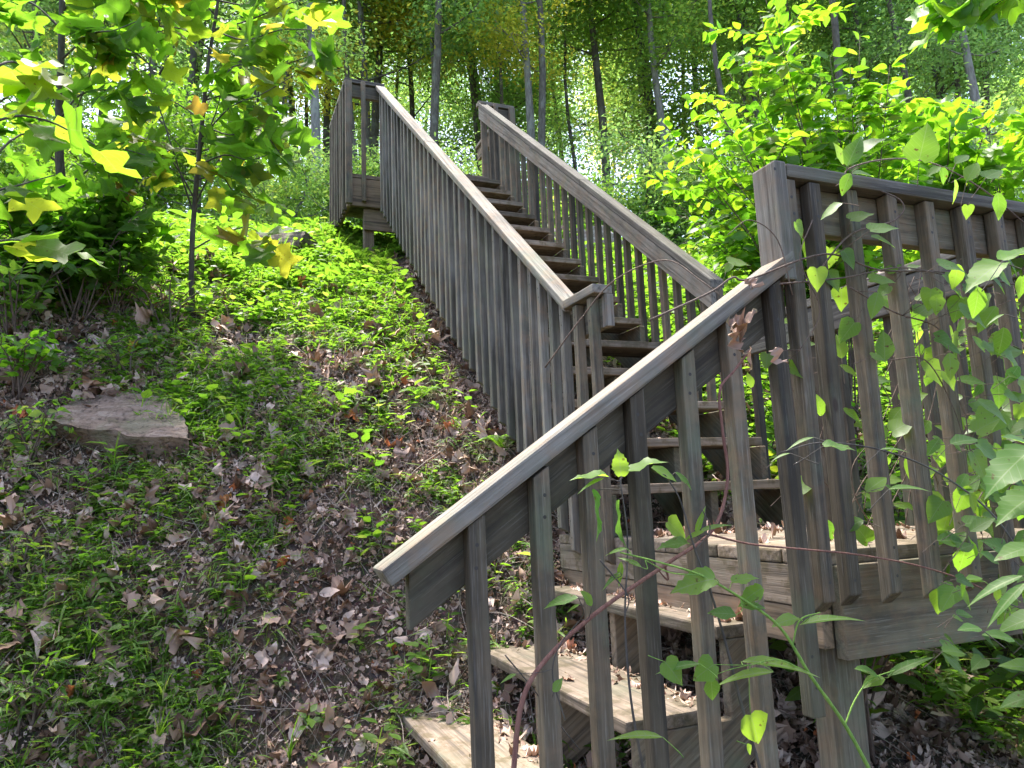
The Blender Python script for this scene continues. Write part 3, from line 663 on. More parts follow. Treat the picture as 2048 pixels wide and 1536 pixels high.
cover(S, HERB, 2600, 1.1, 4.5, -1.2, 4.5, .08, .17, lambda x, y: .7+0*x)
cover(S, HERB, 5200, -9, 12, 7, 15, .2, .5, lambda x, y: .8+0*x)
cover(S, BLADE, 1400, -8, 8, 7.5, 11, .3, .6, lambda x, y: .5+.3*patch(x, y))
tag(link('undergrowth', S.mesh('undergrowth'), M_GRASS), 'bright green grass and low weeds growing over the slope', 'undergrowth', kind='stuff')

# ------------------------------------------------------------------ foliage of saplings and bushes
def along(soup, stem, tpl, n, size, rnd=(0, 1), spread=.5, droop=.2, t0=.15, pet=.03, updir=(0, 0, 1), tilt=.5, face=0.0):
    """leaves set alternately along a stem polyline"""
    P = np.asarray(stem); k = len(P); t = np.sort(RNG.uniform(t0, 1, n))*(k-1); i = np.minimum(t.astype(int), k-2); f = (t-i)[:, None]
    B = P[i]*(1-f)+P[i+1]*f; T = P[i+1]-P[i]; T /= np.linalg.norm(T, axis=1, keepdims=True)+1e-9
    sd_ = np.cross(T, updir); sd_ /= np.linalg.norm(sd_, axis=1, keepdims=True)+1e-9
    sg = np.where(np.arange(n) % 2 == 0, 1, -1)[:, None]
    D = sd_*sg*spread+T*.6+RNG.randn(n, 3)*.28; D[:, 2] -= droop; D /= np.linalg.norm(D, axis=1, keepdims=True)
    Nn = np.tile(updir, (n, 1))+tilt*RNG.randn(n, 3)-face*FWD
    s = size*RNG.uniform(.65, 1.15, n); rn = RNG.uniform(rnd[0], rnd[1], n)
    scatter(soup, tpl, B+D*pet, D, Nn, s, rn)
def stem(soup, pxs, d, r0, r1, k=4, n=6, mat=0):
    if np.isscalar(d): d = [d]*len(pxs)
    P = smooth([at(a, b, dd) for (a, b), dd in zip(pxs, d)], k); tube(soup, P, np.linspace(r0, r1, len(P)), n, mat, jitter=.06); return P
def sprays(ws, ls, base, tips, d, r, tpl, size, per, n_leaf_mat=0, **kw):
    for tx, ty in tips:
        m_ = ((base[0]+tx)/2+random.uniform(-15, 15), (base[1]+ty)/2+random.uniform(-18, 8)); P = stem(ws, [base, m_, (tx, ty)], [d[0], (d[0]+d[1])/2+random.uniform(-.15, .15), d[1]+random.uniform(-.25, .25)], r, r*.3)
        along(ls, P, tpl, per, size, **kw)

# tulip sapling with the thin trunk rising beside the platform side
b1 = gh(385, 640); d1 = float((b1-CAM) @ FWD)
def tree_obj(name, base, ws, ls, wm, lm, label, cat, group=None, crown='crown', trunk='trunk'):
    o = empty(name, tuple(base), label, cat, group); link(trunk, ws.mesh(trunk, True), wm, o); link(crown, ls.mesh(crown), lm, o); return o
ws, ls = Soup(), Soup()
T = stem(ws, [(385, 650), (383, 520), (390, 400), (403, 260), (416, 130), (436, 0), (450, -160), (455, -330)], d1, .02, .007, 5)
BR = [((386, 420), (430, 330), (480, 270), (540, 235)), ((388, 430), (330, 250), (300, 130), (340, -40)), ((400, 280), (460, 215), (520, 190), (590, 150)),
      ((405, 240), (340, 200), (280, 190), (225, 260)), ((416, 150), (480, 130), (560, 130), (625, 110)), ((425, 60), (500, 40), (570, 10), (640, -10)),
      ((398, 330), (450, 310), (500, 320), (560, 300)), ((390, 400), (350, 330), (300, 280), (240, 290)), ((420, 100), (370, 60), (300, 50), (240, 30)),
      ((436, 0), (520, -60), (600, -80), (660, -60)), ((384, 500), (440, 470), (500, 455), (540, 490)), ((400, 300), (340, 300), (290, 350), (250, 370)),
      ((410, 200), (470, 190), (540, 235), (600, 250)), ((430, 30), (380, -20), (330, 0), (270, -10)), ((300, 130), (260, 100), (210, 90), (170, 110)), ((393, 360), (440, 350), (470, 385), (520, 400)), ((425, 60), (490, 80), (560, 60), (640, 60)), ((430, 0), (500, 10), (560, -20), (660, 0)), ((410, 200), (450, 150), (520, 100), (600, 140)), ((405, 250), (460, 270), (520, 260), (575, 330)), ((400, 300), (430, 230), (450, 160), (490, 60)), ((436, 0), (400, -30), (350, -50), (300, -90))]
for b in BR:
    e = random.uniform(-.45, .35); P = stem(ws, b, [d1, d1+e*.4, d1+e*.7, d1+e], .006, .0022)
    along(ls, P, T_TU, 15, .165, (.1, .97), .8, .4, .15, .08, tilt=.75, face=.6)
P = T[len(T)//2:]; along(ls, P, T_TU, 14, .18, (.1, .95), 1, .3, .0, .08, tilt=.7, face=.5)
tree_obj('tulip_sapling', b1, ws, ls, M_DARK, M_TULIP, 'slender sapling with thin dark trunk and yellowing lobed leaves left of the upper platform', 'sapling')
# darker sapling with the thicker trunk
ws, ls = Soup(), Soup(); b2 = gh(135, 600); d2 = float((b2-CAM) @ FWD)
T = stem(ws, [(140, 610), (128, 440), (118, 280), (122, 120), (126, -40), (130, -260)], d2, .034, .014, 5, 8)
for b in [((120, 300), (160, 200), (200, 90), (215, 0)), ((124, 380), (190, 330), (240, 300), (290, 310)), ((122, 330), (60, 280), (20, 240), (-40, 230)),
          ((118, 200), (60, 120), (20, 60), (-20, 20)), ((122, 120), (180, 70), (230, 60), (280, 40)), ((130, 450), (180, 400), (240, 400), (280, 430)), ((130, 470), (70, 430), (20, 420), (-30, 400)),
          ((118, 240), (160, 190), (220, 180), (260, 200)), ((124, 60), (70, 10), (20, -10), (-30, -40)), ((126, 20), (180, -20), (240, -20), (290, -60)), ((134, 540), (190, 500), (230, 480), (280, 500)),
          ((134, 560), (80, 520), (40, 520), (-20, 540)), ((126, 0), (130, -60), (180, -80), (240, -90))]:
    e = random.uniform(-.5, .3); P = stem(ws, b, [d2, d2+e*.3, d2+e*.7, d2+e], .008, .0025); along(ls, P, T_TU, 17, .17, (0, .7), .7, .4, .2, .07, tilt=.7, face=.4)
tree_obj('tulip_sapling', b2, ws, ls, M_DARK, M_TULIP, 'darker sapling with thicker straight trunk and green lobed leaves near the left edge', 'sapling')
# close branches entering from the left
ws, ls = Soup(), Soup(); b3 = at(-190, 900, 1.9); b3[2] = gz(b3[0], b3[1])
P = stem(ws, [(-190, 1100), (-160, 700), (-120, 400), (-60, 200), (-30, 60)], 2.0, .015, .006)
for b in [((-120, 400), (-50, 260), (20, 190), (100, 170)), ((-60, 200), (0, 130), (50, 130), (110, 160)), ((-130, 450), (-40, 350), (40, 270), (150, 260)), ((-140, 550), (-60, 500), (20, 480), (130, 490)), ((-100, 330), (0, 240), (90, 240), (190, 290)),
          ((-140, 520), (-40, 400), (40, 370), (110, 350))]:
    e = random.uniform(0, .35); P = stem(ws, b, [2, 2.05, 2.1+e*.5, 2.1+e], .005, .0018); along(ls, P, T_TU, 6, .115, (.3, .85), .6, .35, .35, .04, tilt=.6, face=.25)
tree_obj('tulip_sapling', b3, ws, ls, M_DARK, M_TULIP, 'nearest sapling branch with large bright lobed leaves entering at the left edge', 'sapling')
# low shrubs in the shade at left
def shrub(px, py, wpx, hpx, n, tpl, size, m, label, r=.2, name='shrub', loc=None, dd=0, rnd=(0, 1), stems=9, group=None, face=.3):
    p = gh(px, py) if loc is None else np.array(loc, float); d = float((p-CAM) @ FWD); ws, ls = Soup(), Soup(); W_ = wpx/FPX*d/2; H = hpx/FPX*d
    for k in range(stems):
        a = random.uniform(0, 6.28); q = random.uniform(.2, 1); tip = p+np.array([math.cos(a)*W_*q, math.sin(a)*W_*q*.8, H*random.uniform(.6, 1.05)*(1.1-.35*q)])
        mid = p*.5+tip*.5+np.array([0, 0, H*.12]); P = smooth([p+[J(.04), J(.04), 0], mid, tip], 5); tube(ws, P, np.linspace(.006, .002, len(P)), 5)
        for _ in range(3):
            i = random.randint(len(P)//3, len(P)-1); e = P[i]+np.array([random.uniform(-1, 1)*W_*.5, random.uniform(-1, 1)*W_*.5, random.uniform(-.05, .25)*H]); Q = smooth([P[i], (P[i]+e)/2+[0, 0, .03], e], 3)
            tube(ws, Q, np.linspace(.003, .0012, len(Q)), 4); along(ls, Q, tpl, max(3, int(n/stems/4)), size, rnd, .8, .15, .1, .015, tilt=.5, face=face)
        along(ls, P, tpl, max(3, int(n/stems/4)), size, rnd, .8, .15, .2, .015, tilt=.5, face=face)
    return tree_obj(name, p, ws, ls, M_TWIG, m, label, name, group, 'foliage', 'stems')
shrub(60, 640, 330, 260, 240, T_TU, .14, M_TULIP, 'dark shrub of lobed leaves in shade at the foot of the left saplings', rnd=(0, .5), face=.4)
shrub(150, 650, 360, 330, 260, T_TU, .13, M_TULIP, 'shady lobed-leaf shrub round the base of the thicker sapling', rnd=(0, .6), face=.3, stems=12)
shrub(20, 700, 300, 260, 260, T_OV, .085, M_VINE, 'dark oval-leaved shrub at the left edge above the rock', stems=12)
shrub(330, 660, 200, 140, 200, T_OV, .06, M_VINE, 'low shady shrub beside the thin-trunked sapling')
shrub(40, 1180, 200, 120, 150, T_LN, .06, M_GRASS, 'clump of tall narrow-leaved weeds at the left edge below the rock')
shrub(60, 1460, 260, 130, 150, T_LN, .06, M_GRASS, 'clump of narrow-leaved weeds in the bottom left corner')
shrub(160, 985, 240, 60, 90, T_LN, .05, M_GRASS, 'weeds growing over the lower edge of the flat rock slab')
shrub(230, 640, 260, 180, 260, T_OV, .08, M_VINE, 'small-leaved shrub between the two sapling trunks')
shrub(40, 800, 260, 150, 220, T_OV, .06, M_CHERRY, 'low leafy shrub behind the flat pinkish rock at the left edge', rnd=(0, .7))
shrub(60, 940, 240, 130, 200, T_OV, .05, M_GRASS, 'low trailing shrub in front of the flat rock slab')
shrub(250, 760, 240, 90, 130, T_OV, .045, M_GRASS, 'thin sprig of small leaves above the flat rock slab', stems=6)

# bright bush right of the main flight
ws, ls = Soup(), Soup(); b4 = np.array([2.15, 1.95, 0]); b4[2] = gz(b4[0], b4[1]); d4 = float((b4-CAM) @ FWD)
def pj(p): v = np.array(p)-CAM; z = v @ FWD; return 1024+FPX*(v @ RGT)/z, 768-FPX*(v @ UPV)/z
bx, by = pj(b4)
tips = [(1545, -30), (1550, 20), (1525, -20), (1535, 60), (1520, 30), (1480, 110), (1640, 150), (1560, 200), (1500, 270), (1700, 130), (1380, 300), (1440, 320), (1400, 170), (1330, 330), (1345, 400), (1330, 250), (1450, 130), (1500, 210), (1420, 300), (1380, 240), (1600, 180), (1660, 110), (1720, 70), (1780, 130), (1750, 210), (1690, 190), (1640, 250),
        (1600, 300), (1500, 340), (1440, 390), (1370, 430), (1480, 440), (1560, 270), (1760, 260), (1800, 180), (1700, 280), (1660, 330), (1820, 290), (1580, 120), (1540, 160), (1450, 240), (1400, 350), (1410, 470), (1340, 360)]
for i, (tx, ty) in enumerate(tips):
    m1 = (bx+(tx-bx)*.35+random.uniform(-20, 20), by+(ty-by)*.55); e = random.uniform(-.5, .6)
    P = stem(ws, [(bx+random.uniform(-25, 25), by), m1, (tx, ty)], [d4, d4+e*.4, d4+e], .007, .0018)
    along(ls, P, T_OV, 50 if i else 70, .1, (0, .95), .9, .12, .3, .015, tilt=.45, face=.3)
    for _ in range(4):
        i0 = random.randint(len(P)//2, len(P)-2); e_ = P[i0]+(RGT*random.uniform(-1, 1)+FWD*random.uniform(-.6, .6)+UPV*random.uniform(-.1, .5))*.5
        Q = smooth([P[i0], (P[i0]+e_)/2+[0, 0, .03], e_], 4); tube(ws, Q, np.linspace(.003, .001, len(Q)), 4); along(ls, Q, T_OV, 17, .09, (0, 1), .9, .15, .1, .012, tilt=.45, face=.25)
tree_obj('leafy_bush', b4, ws, ls, M_TWIG, M_CHERRY, 'tall bush of glowing lime green oval leaves behind the near railing post', 'bush', crown='foliage', trunk='stems')
# second, lobed-leaf bush behind it on the right
ws, ls = Soup(), Soup(); b5 = np.array([3.9, 2.6, 0]); b5[2] = gz(b5[0], b5[1]); d5 = float((b5-CAM) @ FWD); bx, by = pj(b5)
for tx, ty in [(1780, 190), (1850, 210), (1920, 190), (1980, 230), (2040, 260), (1830, 280), (1900, 260), (1960, 300), (2030, 330), (1760, 310), (2080, 210), (1880, 330), (2000, 380), (1820, 380), (1940, 400), (2080, 380), (1870, 240)]:
    e = random.uniform(-.6, .5); P = stem(ws, [(bx, by), (bx+(tx-bx)*.4, by+(ty-by)*.6), (tx, ty)], [d5, d5+e*.4, d5+e], .01, .0025)
    along(ls, P, T_TU, 34, .17, (.2, .85), .9, .2, .3, .05, tilt=.55, face=.35)
tree_obj('lobed_bush', b5, ws, ls, M_TWIG, M_CHERRY, 'bush of bright lobed leaves behind the landing railing at the right edge', 'bush', crown='foliage', trunk='stems')
def free_shrub(x, y, wdt, h, n, tpl, size, m, label, name='shrub', stems=12, rnd=(0, 1), group=None):
    p = np.array([x, y, gz(x, y)]); d = float((p-CAM) @ FWD); return shrub(0, 0, wdt*FPX/d, h*FPX/d, n, tpl, size, m, label, loc=p, name=name, stems=stems, rnd=rnd, group=group)
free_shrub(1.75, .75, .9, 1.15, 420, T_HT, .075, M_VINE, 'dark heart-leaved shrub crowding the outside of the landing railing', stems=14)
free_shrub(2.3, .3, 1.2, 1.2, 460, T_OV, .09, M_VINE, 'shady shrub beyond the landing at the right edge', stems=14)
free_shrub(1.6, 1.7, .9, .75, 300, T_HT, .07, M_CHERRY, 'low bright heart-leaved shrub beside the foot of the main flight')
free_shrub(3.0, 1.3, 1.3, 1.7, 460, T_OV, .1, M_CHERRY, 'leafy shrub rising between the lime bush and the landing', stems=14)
free_shrub(4.6, 2.4, 1.6, 2.6, 700, T_TIN, .09, M_CHERRY, 'tall small-leaved shrub at the right edge behind the lobed bush', stems=18)
free_shrub(2.3, 3.4, 1.1, .7, 260, T_OV, .08, M_GRASS, 'low weedy shrub in the grass right of the main flight')
free_shrub(1.9, 5.4, 1.0, .8, 260, T_OV, .09, M_GRASS, 'pale green shrub beside the boulder above the grass')

# a few leaves of a tulip tree hanging into the top right corner
ws, ls = Soup(), Soup()
base = np.array([5.2, 2.9, 0.]); base[2] = gz(base[0], base[1]); dB = float((base-CAM) @ FWD); qx, qy = pj(base)
P = stem(ws, [(qx, qy), (2230, 300), (2220, -100), (2180, -300)], [dB, 5, 4.6, 4.3], .05, .02, 5, 8)
for b in [((2220, -60), (2050, -60), (1950, 0), (1890, 40)), ((2220, -100), (2080, -120), (1960, -60), (1840, 10)), ((2210, -150), (2050, -140), (1930, -80), (1920, 20)), ((2210, -40), (2120, -30), (2040, -20), (1990, 10))]:
    Q = stem(ws, b, [4.6, 4.2, 3.9, 3.7], .008, .002); along(ls, Q, T_TU, 14, .16, (.2, .8), .7, .3, .5, .06, tilt=.6, face=.4)
tree_obj('tulip_tree', base, ws, ls, M_DARK, M_CHERRY, 'tree branch with green lobed leaves hanging into the top right corner', 'tree')

# ------------------------------------------------------------------ vines and brambles round the near railing (all near the railing plane)
def hyl(pts, y): return [hy(a, b, y) for a, b in pts]
def bigleaf(soup, tpl, px, py, d, size, ang, rnd=.7, tilt=.35, roll=0.0):
    """one placed leaf: ang = picture angle of its tip direction (degrees, 0 right, 90 up)"""
    p = at(px, py, d) if d > 0 else hy(px, py, d); a = R_(ang); dr = RGT*math.cos(a)+UPV*math.sin(a)+FWD*random.uniform(-.35, .35); nn = -FWD*(1-tilt)+np.array([0, 0, 1])*(tilt+.5)+RGT*roll
    soup.inst(tpl, sc(frames(dr[None], nn[None]), [size]), p[None]-dr[None]*size*.5, np.array([rnd])); return p-dr*size*.5, dr
def vine(name, lines, leaves, wm, lm, label, cat='vine'):
    """lines: (points, y-plane or list, r0, r1); leaves: placed leaves"""
    ls = Soup(); first = None; st = []; SP = []
    for pts, yy, r0, r1 in lines:
        yy = [yy]*len(pts) if np.isscalar(yy) else yy; ws = Soup()
        P = smooth([hy(a, b, y_) for (a, b), y_ in zip(pts, yy)], 6); tube(ws, P, np.linspace(r0, r1, len(P)), 6, jitter=.08); st.append(ws); SP.append(P)
        if first is None: first = P[0]
    SP = np.concatenate(SP)
    for lf_ in leaves:
        b_, dr_ = bigleaf(ls, *lf_); dd_ = np.linalg.norm(SP-b_, axis=1); j = int(dd_.argmin())
        if dd_[j] < .11: e_ = SP[j]
        else: e_ = b_-dr_*random.uniform(.03, .06)+np.array([0, 0, -.03])
        Q = smooth([b_, (b_+e_)/2-dr_*.008+[0, 0, -.005], e_], 4); tube(ls, Q, np.linspace(.0007, .0011, len(Q)), 4, 1)
    o = empty(name, tuple(first), label, cat)
    for ws in st: link('stem', ws.mesh('stem', True), wm, o)
    if leaves: link('leaves', ls.mesh('leaves'), [lm, wm], o)
    return o
H, O, L_, T_, B_ = T_HT, T_OV, T_LN, T_TU, T_MB
rl = random.random
hv = []
for px, py, s, a in [(1708, 300, .075, 70), (1680, 305, .06, 110), (1730, 345, .07, 10), (1745, 285, .06, 30), (1848, 280, .075, 80), (1888, 350, .045, -80), (1868, 340, .04, -150), (1925, 315, .05, 40), (1960, 345, .05, 0), (1912, 385, .06, -70),
                     (1945, 340, .06, 60), (2000, 412, .06, -80), (1990, 345, .05, 30), (1690, 370, .05, -110), (1660, 420, .05, -150), (1725, 430, .055, 20), (1702, 470, .055, -30), (1620, 500, .055, -120), (1770, 455, .06, 10), (1655, 520, .06, -100), (1770, 480, .07, -10),
                     (1935, 425, .035, -90), (1600, 460, .04, -60), (1480, 525, .055, 0), (1635, 560, .05, -90), (1700, 520, .05, -60), (1560, 640, .05, 160), (1680, 690, .07, 90), (1770, 690, .075, 85), (1835, 640, .06, -90), (1750, 610, .06, -110), (1720, 640, .05, -40),
                     (1590, 560, .05, 20), (1560, 700, .05, 30), (1600, 745, .06, -30), (1865, 730, .07, -120), (1900, 690, .07, -30), (1945, 760, .07, 0), (1900, 800, .06, 200), (1960, 640, .06, -60), (1990, 820, .08, -30), (1700, 740, .05, -30), (1640, 810, .05, 100),
                     (1880, 1000, .07, -30), (1740, 880, .05, -10), (1540, 720, .05, 210), (1905, 1080, .07, 0), (1700, 1050, .06, 200), (1990, 1090, .06, 150), (1855, 940, .06, 20), (1950, 900, .08, 0), (2020, 700, .08, 10), (1860, 600, .05, -100), (2000, 980, .08, -20),
                     (1720, 1060, .06, 120), (1500, 760, .04, 100), (1460, 330+200, .04, 60), (1890, 860, .06, 140), (1955, 1010, .06, 100), (1820, 870, .045, 60), (1760, 980, .05, -60)]:
    hv.append((random.choice(H+O), px, py, 1.75+rl()*.45, s*1.15, a, rl(), .3))
for _ in range(230):
    px, py = 2060-abs(random.gauss(0, 190)), random.uniform(520, 1130)
    hv.append((random.choice(H+O), px, py, 1.8+rl()*.9, random.uniform(.035, .085), random.uniform(-140, 40), rl(), .3))
for _ in range(70):
    hv.append((random.choice(H+O), random.uniform(1880, 2080), random.uniform(820, 1330), 1.55+rl()*.6, random.uniform(.035, .075), random.uniform(-160, 60), rl()*.8, .4))
_extra = []
for q in range(12):
    x0 = random.uniform(1640, 2050); y0 = random.uniform(1000, 1200); pts = [(x0, y0)]
    for t in range(5): x0 += random.uniform(-60, 60); y0 -= random.uniform(60, 130); pts.append((x0, y0))
    _extra.append((pts, random.uniform(-.02, .35), .0022, .0012))
vine('climbing_vine', _extra+[(((1625, 560), (1700, 470), (1790, 440), (1800, 400), (1690, 350), (1760, 320), (1860, 325), (1960, 375), (2060, 455)), (-.15, -.13, -.14, -.14, -.1, -.1, -.08, -.12, -.14), .0028, .002),
                       (((1300, 640), (1420, 585), (1465, 555), (1500, 558), (1650, 508), (1760, 540), (1900, 545), (2060, 575)), (-.15, -.15, -.15, -.14, -.16, -.15, -.15, -.14), .0028, .0022),
                       (((1560, 568), (1690, 555), (1800, 535), (1900, 552)), -.16, .0024, .0015), (((1700, 575), (1790, 625), (1880, 660), (1920, 760), (1940, 900)), -.17, .0022, .0016),
                       (((1585, 590), (1555, 480), (1500, 440), (1455, 470)), -.15, .0018, .001), (((1625, 440), (1600, 520), (1640, 620), (1600, 700)), -.16, .0018, .001),
                       (((1780, 720), (1850, 720), (1900, 800), (1935, 900)), -.16, .002, .0014)], hv, M_TWIG, M_VINE,
     'climbing vine with heart-shaped leaves winding over the slats of the landing railing')
vine('thin_vine', [(((1090, 735), (1160, 640), (1230, 560), (1330, 520), (1400, 560), (1440, 590)), (.3, .2, .1, 0, -.1, -.14), .0022, .0016)], [], M_TWIG, M_VINE, 'bare thin vine arching from the left railing to the near handrail')
vine('woody_vine', [(((1025, 1560), (1045, 1400), (1100, 1310), (1200, 1220), (1330, 1130), (1425, 1060), (1455, 960), (1445, 860), (1440, 780), (1470, 740), (1500, 700)), (-.2, -.2, -.19, -.18, -.17, -.16, -.15, -.15, -.15, -.14, -.15), .0055, .003),
                    (((1330, 1130), (1335, 1160), (1300, 1120)), -.17, .003, .001)], [], M_RED, M_VINE, 'thick brown woody vine crossing the lower balusters diagonally')
vine('red_bramble', [(((1415, 1068), (1500, 1088), (1600, 1098), (1720, 1110), (1850, 1135), (1960, 1175), (2060, 1240)), (-.15, -.17, -.19, -.2, -.2, -.2, -.2), .0026, .0018)], [], M_RED, M_BLUE, 'long reddish bramble cane running level across the landing beam')
dl = -.275
gl = [(T_MB[0], 1385, 1165, dl, .095, 190, .9, .3), (T_MB[1], 1490, 1155, dl, .055, 20, .9, .5), (T_MB[2], 1500, 1190, dl, .06, -150, .8, .3), (T_OV[0], 1445, 1225, dl, .055, 170, .25, .3), (T_OV[1], 1505, 1210, dl, .055, 5, .3, .5),
      (T_LN[0], 1560, 1320, dl, .15, 8, .95, .55), (T_LN[1], 1480, 1345, dl, .12, 188, .9, .5), (T_LN[0], 1660, 1230, dl, .13, 22, .6, .6), (T_OV[0], 1570, 1240, dl, .06, 185, .8, .5), (T_OV[2], 1735, 1340, dl, .06, 150, .35, .5), (T_OV[1], 1745, 1362, dl, .06, 185, .9, .6),
      (T_LN[1], 1820, 1325, dl, .11, 35, .5, .4), (T_HT[1], 1512, 1462, dl, .07, -70, 1, .15), (T_HT[0], 1405, 1345, dl, .055, -140, .6, .2), (T_HT[2], 1350, 1348, dl, .055, -50, .7, .2), (T_OV[1], 1425, 1380, dl, .055, -80, .2, .2), (T_LN[2], 1270, 1465, dl, .1, 175, .9, .5),
      (T_LN[0], 1260, 1120, dl, .05, 150, .9, .3), (T_LN[1], 1230, 1100, dl, .045, 190, .9, .3), (T_OV[3], 1500, 1500, dl, .03, -60, .9, .3), (T_LN[2], 1350, 1330, dl, .09, 190, .3, .3), (T_LN[1], 1950, 1160, dl, .05, 170, .95, .4), (T_OV[0], 1950, 1155, dl, .045, 10, .95, .5)]
vine('green_bramble', [(((1750, 1560), (1690, 1450), (1620, 1350), (1560, 1255), (1480, 1195), (1400, 1150), (1320, 1125), (1240, 1105)), -.28, .0042, .0016), (((1690, 1450), (1710, 1400), (1740, 1360), (1790, 1340)), -.28, .002, .0012),
                       (((1620, 1350), (1560, 1320), (1500, 1330)), -.28, .0018, .001), (((1585, 1290), (1600, 1240), (1640, 1225)), -.28, .002, .0012), (((1400, 1150), (1340, 1145), (1290, 1120)), -.28, .0016, .001)], gl, M_GSTEM, M_BLUE,
     'green thorny bramble stem with pointed bright leaves in front of the lower stringer', 'bramble')
cl = [(T_MB[0], 1178, 948, -.235, .075, 172, .95, .7), (T_MB[1], 1240, 925, -.235, .055, 95, .95, .3), (T_MB[2], 1290, 925, -.235, .085, 28, .95, .6), (T_LN[0], 1180, 965, -.235, .06, 195, .6, .5), (T_MB[1], 1200, 1030, -.235, .1, -72, .0, .9), (T_MB[2], 1235, 1050, -.235, .1, -95, .0, .9),
      (T_OV[0], 1330, 945, -.235, .06, -20, 1, .4), (T_OV[1], 1370, 960, -.235, .05, -38, .3, .6), (T_LN[1], 1400, 1040, -.235, .06, 80, .8, .3), (T_LN[2], 1430, 1050, -.235, .07, 25, .7, .4), (T_MB[0], 1345, 1085, -.235, .07, 175, .3, .6), (T_OV[2], 1385, 1070, -.235, .05, 200, .9, .6),
      (T_LN[1], 1220, 1160, -.235, .05, 215, .3, .3), (T_LN[0], 1240, 1150, -.235, .055, -95, .5, .3), (T_OV[2], 1175, 1195, -.235, .04, 120, .9, .3), (T_OV[2], 1120, 1200, -.235, .07, 190, .2, .6), (T_LN[0], 1145, 1215, -.235, .03, 200, .9, .3), (T_LN[0], 1015, 1355, -.235, .035, 200, .7, .3), (T_OV[0], 1115, 1370, -.235, .03, 60, .8, .3)]
vine('bramble_shoot', [(((1530, 1570), (1480, 1400), (1455, 1300), (1420, 1180), (1390, 1100), (1360, 1000), (1330, 950)), -.24, .0035, .0014), (((1290, 1560), (1262, 1400), (1250, 1240), (1255, 1080), (1240, 960)), -.24, .0028, .0014),
                       (((1390, 1100), (1420, 1060), (1405, 1020)), -.24, .0015, .001), (((1200, 1120), (1255, 1190), (1250, 1230)), -.24, .0018, .001), (((1130, 1440), (1105, 1350), (1120, 1290), (1160, 1240)), -.2, .0015, .001),
                       (((1010, 1310), (1060, 1370), (1120, 1450), (1160, 1500)), -.1, .0016, .001)], cl, M_DARK, M_BLUE, 'dark-stemmed bramble shoots with broad toothed leaves before the lower steps', 'bramble')
# plants reaching in at the right edge, this side of the landing
el = []
for px, py, s, a, t_, rn in [(1965, 545, .12, 205, T_MB, 1), (2040, 500, .1, 30, T_MB, .9), (1990, 635, .05, 200, T_LN, .7), (2010, 940, .15, 215, T_MB, .3), (2030, 1010, .13, 200, T_MB, .5), (1985, 1170, .14, 200, T_LN, .2), (2010, 1200, .13, 215, T_LN, .3),
                             (2030, 1100, .1, 190, T_OV, .6), (2040, 1240, .12, 200, T_OV, .4), (2000, 1270, .08, 160, T_OV, .5), (2045, 1330, .1, 170, T_OV, .7), (1940, 1255, .06, 170, T_OV, .2), (2045, 880, .1, 150, T_OV, .5), (2030, 1400, .08, 200, T_OV, .2), (1820, 970, .1, 12, T_LN, .6), (1680, 890, .07, 5, T_MB, .5), (1600, 880, .07, 190, T_LN, .6), (1560, 910, .05, 190, T_LN, .8), (1790, 895, .06, 10, T_LN, .5)]:
    el.append((random.choice(t_), px, py, 1.3+.15*rl(), s*.78, a, rn, .5))
vine('edge_bramble', [(((2150, 1560), (2100, 1250), (2010, 1060), (1900, 960), (1780, 905), (1650, 885), (1560, 905)), -.3, .003, .0014), (((2100, 1250), (2060, 1000), (2050, 700), (2060, 560)), -.3, .003, .0015), (((2110, 1300), (2060, 1230), (2000, 1200)), -.3, .0025, .0012)], el, M_DARK, M_BLUE,
     'bramble with large serrated leaves reaching in along the right edge', 'bramble')
# small plants under the landing and by the lower steps
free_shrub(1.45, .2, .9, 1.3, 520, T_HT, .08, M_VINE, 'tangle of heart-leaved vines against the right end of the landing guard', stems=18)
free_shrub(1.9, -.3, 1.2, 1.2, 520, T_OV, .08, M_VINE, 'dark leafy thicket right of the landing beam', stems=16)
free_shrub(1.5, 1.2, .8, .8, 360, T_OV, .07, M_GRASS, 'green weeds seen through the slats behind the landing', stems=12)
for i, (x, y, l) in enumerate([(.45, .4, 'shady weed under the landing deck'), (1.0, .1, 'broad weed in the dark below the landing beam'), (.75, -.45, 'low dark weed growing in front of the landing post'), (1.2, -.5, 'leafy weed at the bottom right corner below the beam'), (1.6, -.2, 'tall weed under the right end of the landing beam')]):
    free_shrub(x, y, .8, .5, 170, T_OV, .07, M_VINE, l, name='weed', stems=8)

# ------------------------------------------------------------------ ferns, fallen leaves and branches one can point at
def fern(px, py, s, label):
    p = gh(px, py); ls = Soup(); 
    for k in range(7):
        a = k*.9+random.uniform(-.2, .2); tip = p+np.array([math.cos(a)*s, math.sin(a)*s, s*.45]); P = smooth([p, (p+tip)/2+[0, 0, s*.3], tip], 8)
        tube(ls, P, .0015, 3); n = 26
        t = np.linspace(.15, .98, n)*(len(P)-1); i = np.minimum(t.astype(int), len(P)-2); B = P[i]+(P[i+1]-P[i])*(t-i)[:, None]; T = P[i+1]-P[i]; sd_ = np.cross(T, [0, 0, 1]); sd_ /= np.linalg.norm(sd_, axis=1, keepdims=True)
        for sg in (1, -1): scatter(ls, T_LN, B, sd_*sg+.3*T/np.linalg.norm(T, axis=1, keepdims=True), np.tile([0, 0, 1.], (n, 1)), s*.28*np.sin(np.linspace(.5, 3, n)), .4)
    o = link('fern', ls.mesh('fern'), M_GRASS); return tag(o, label, 'fern')
fern(1010, 905, .16, 'small fern beside the foot of the left baluster row'); fern(560, 735, .14, 'fern in the leaf litter right of the orange leaf'); fern(840, 800, .13, 'fern halfway along the bank beside the main flight')
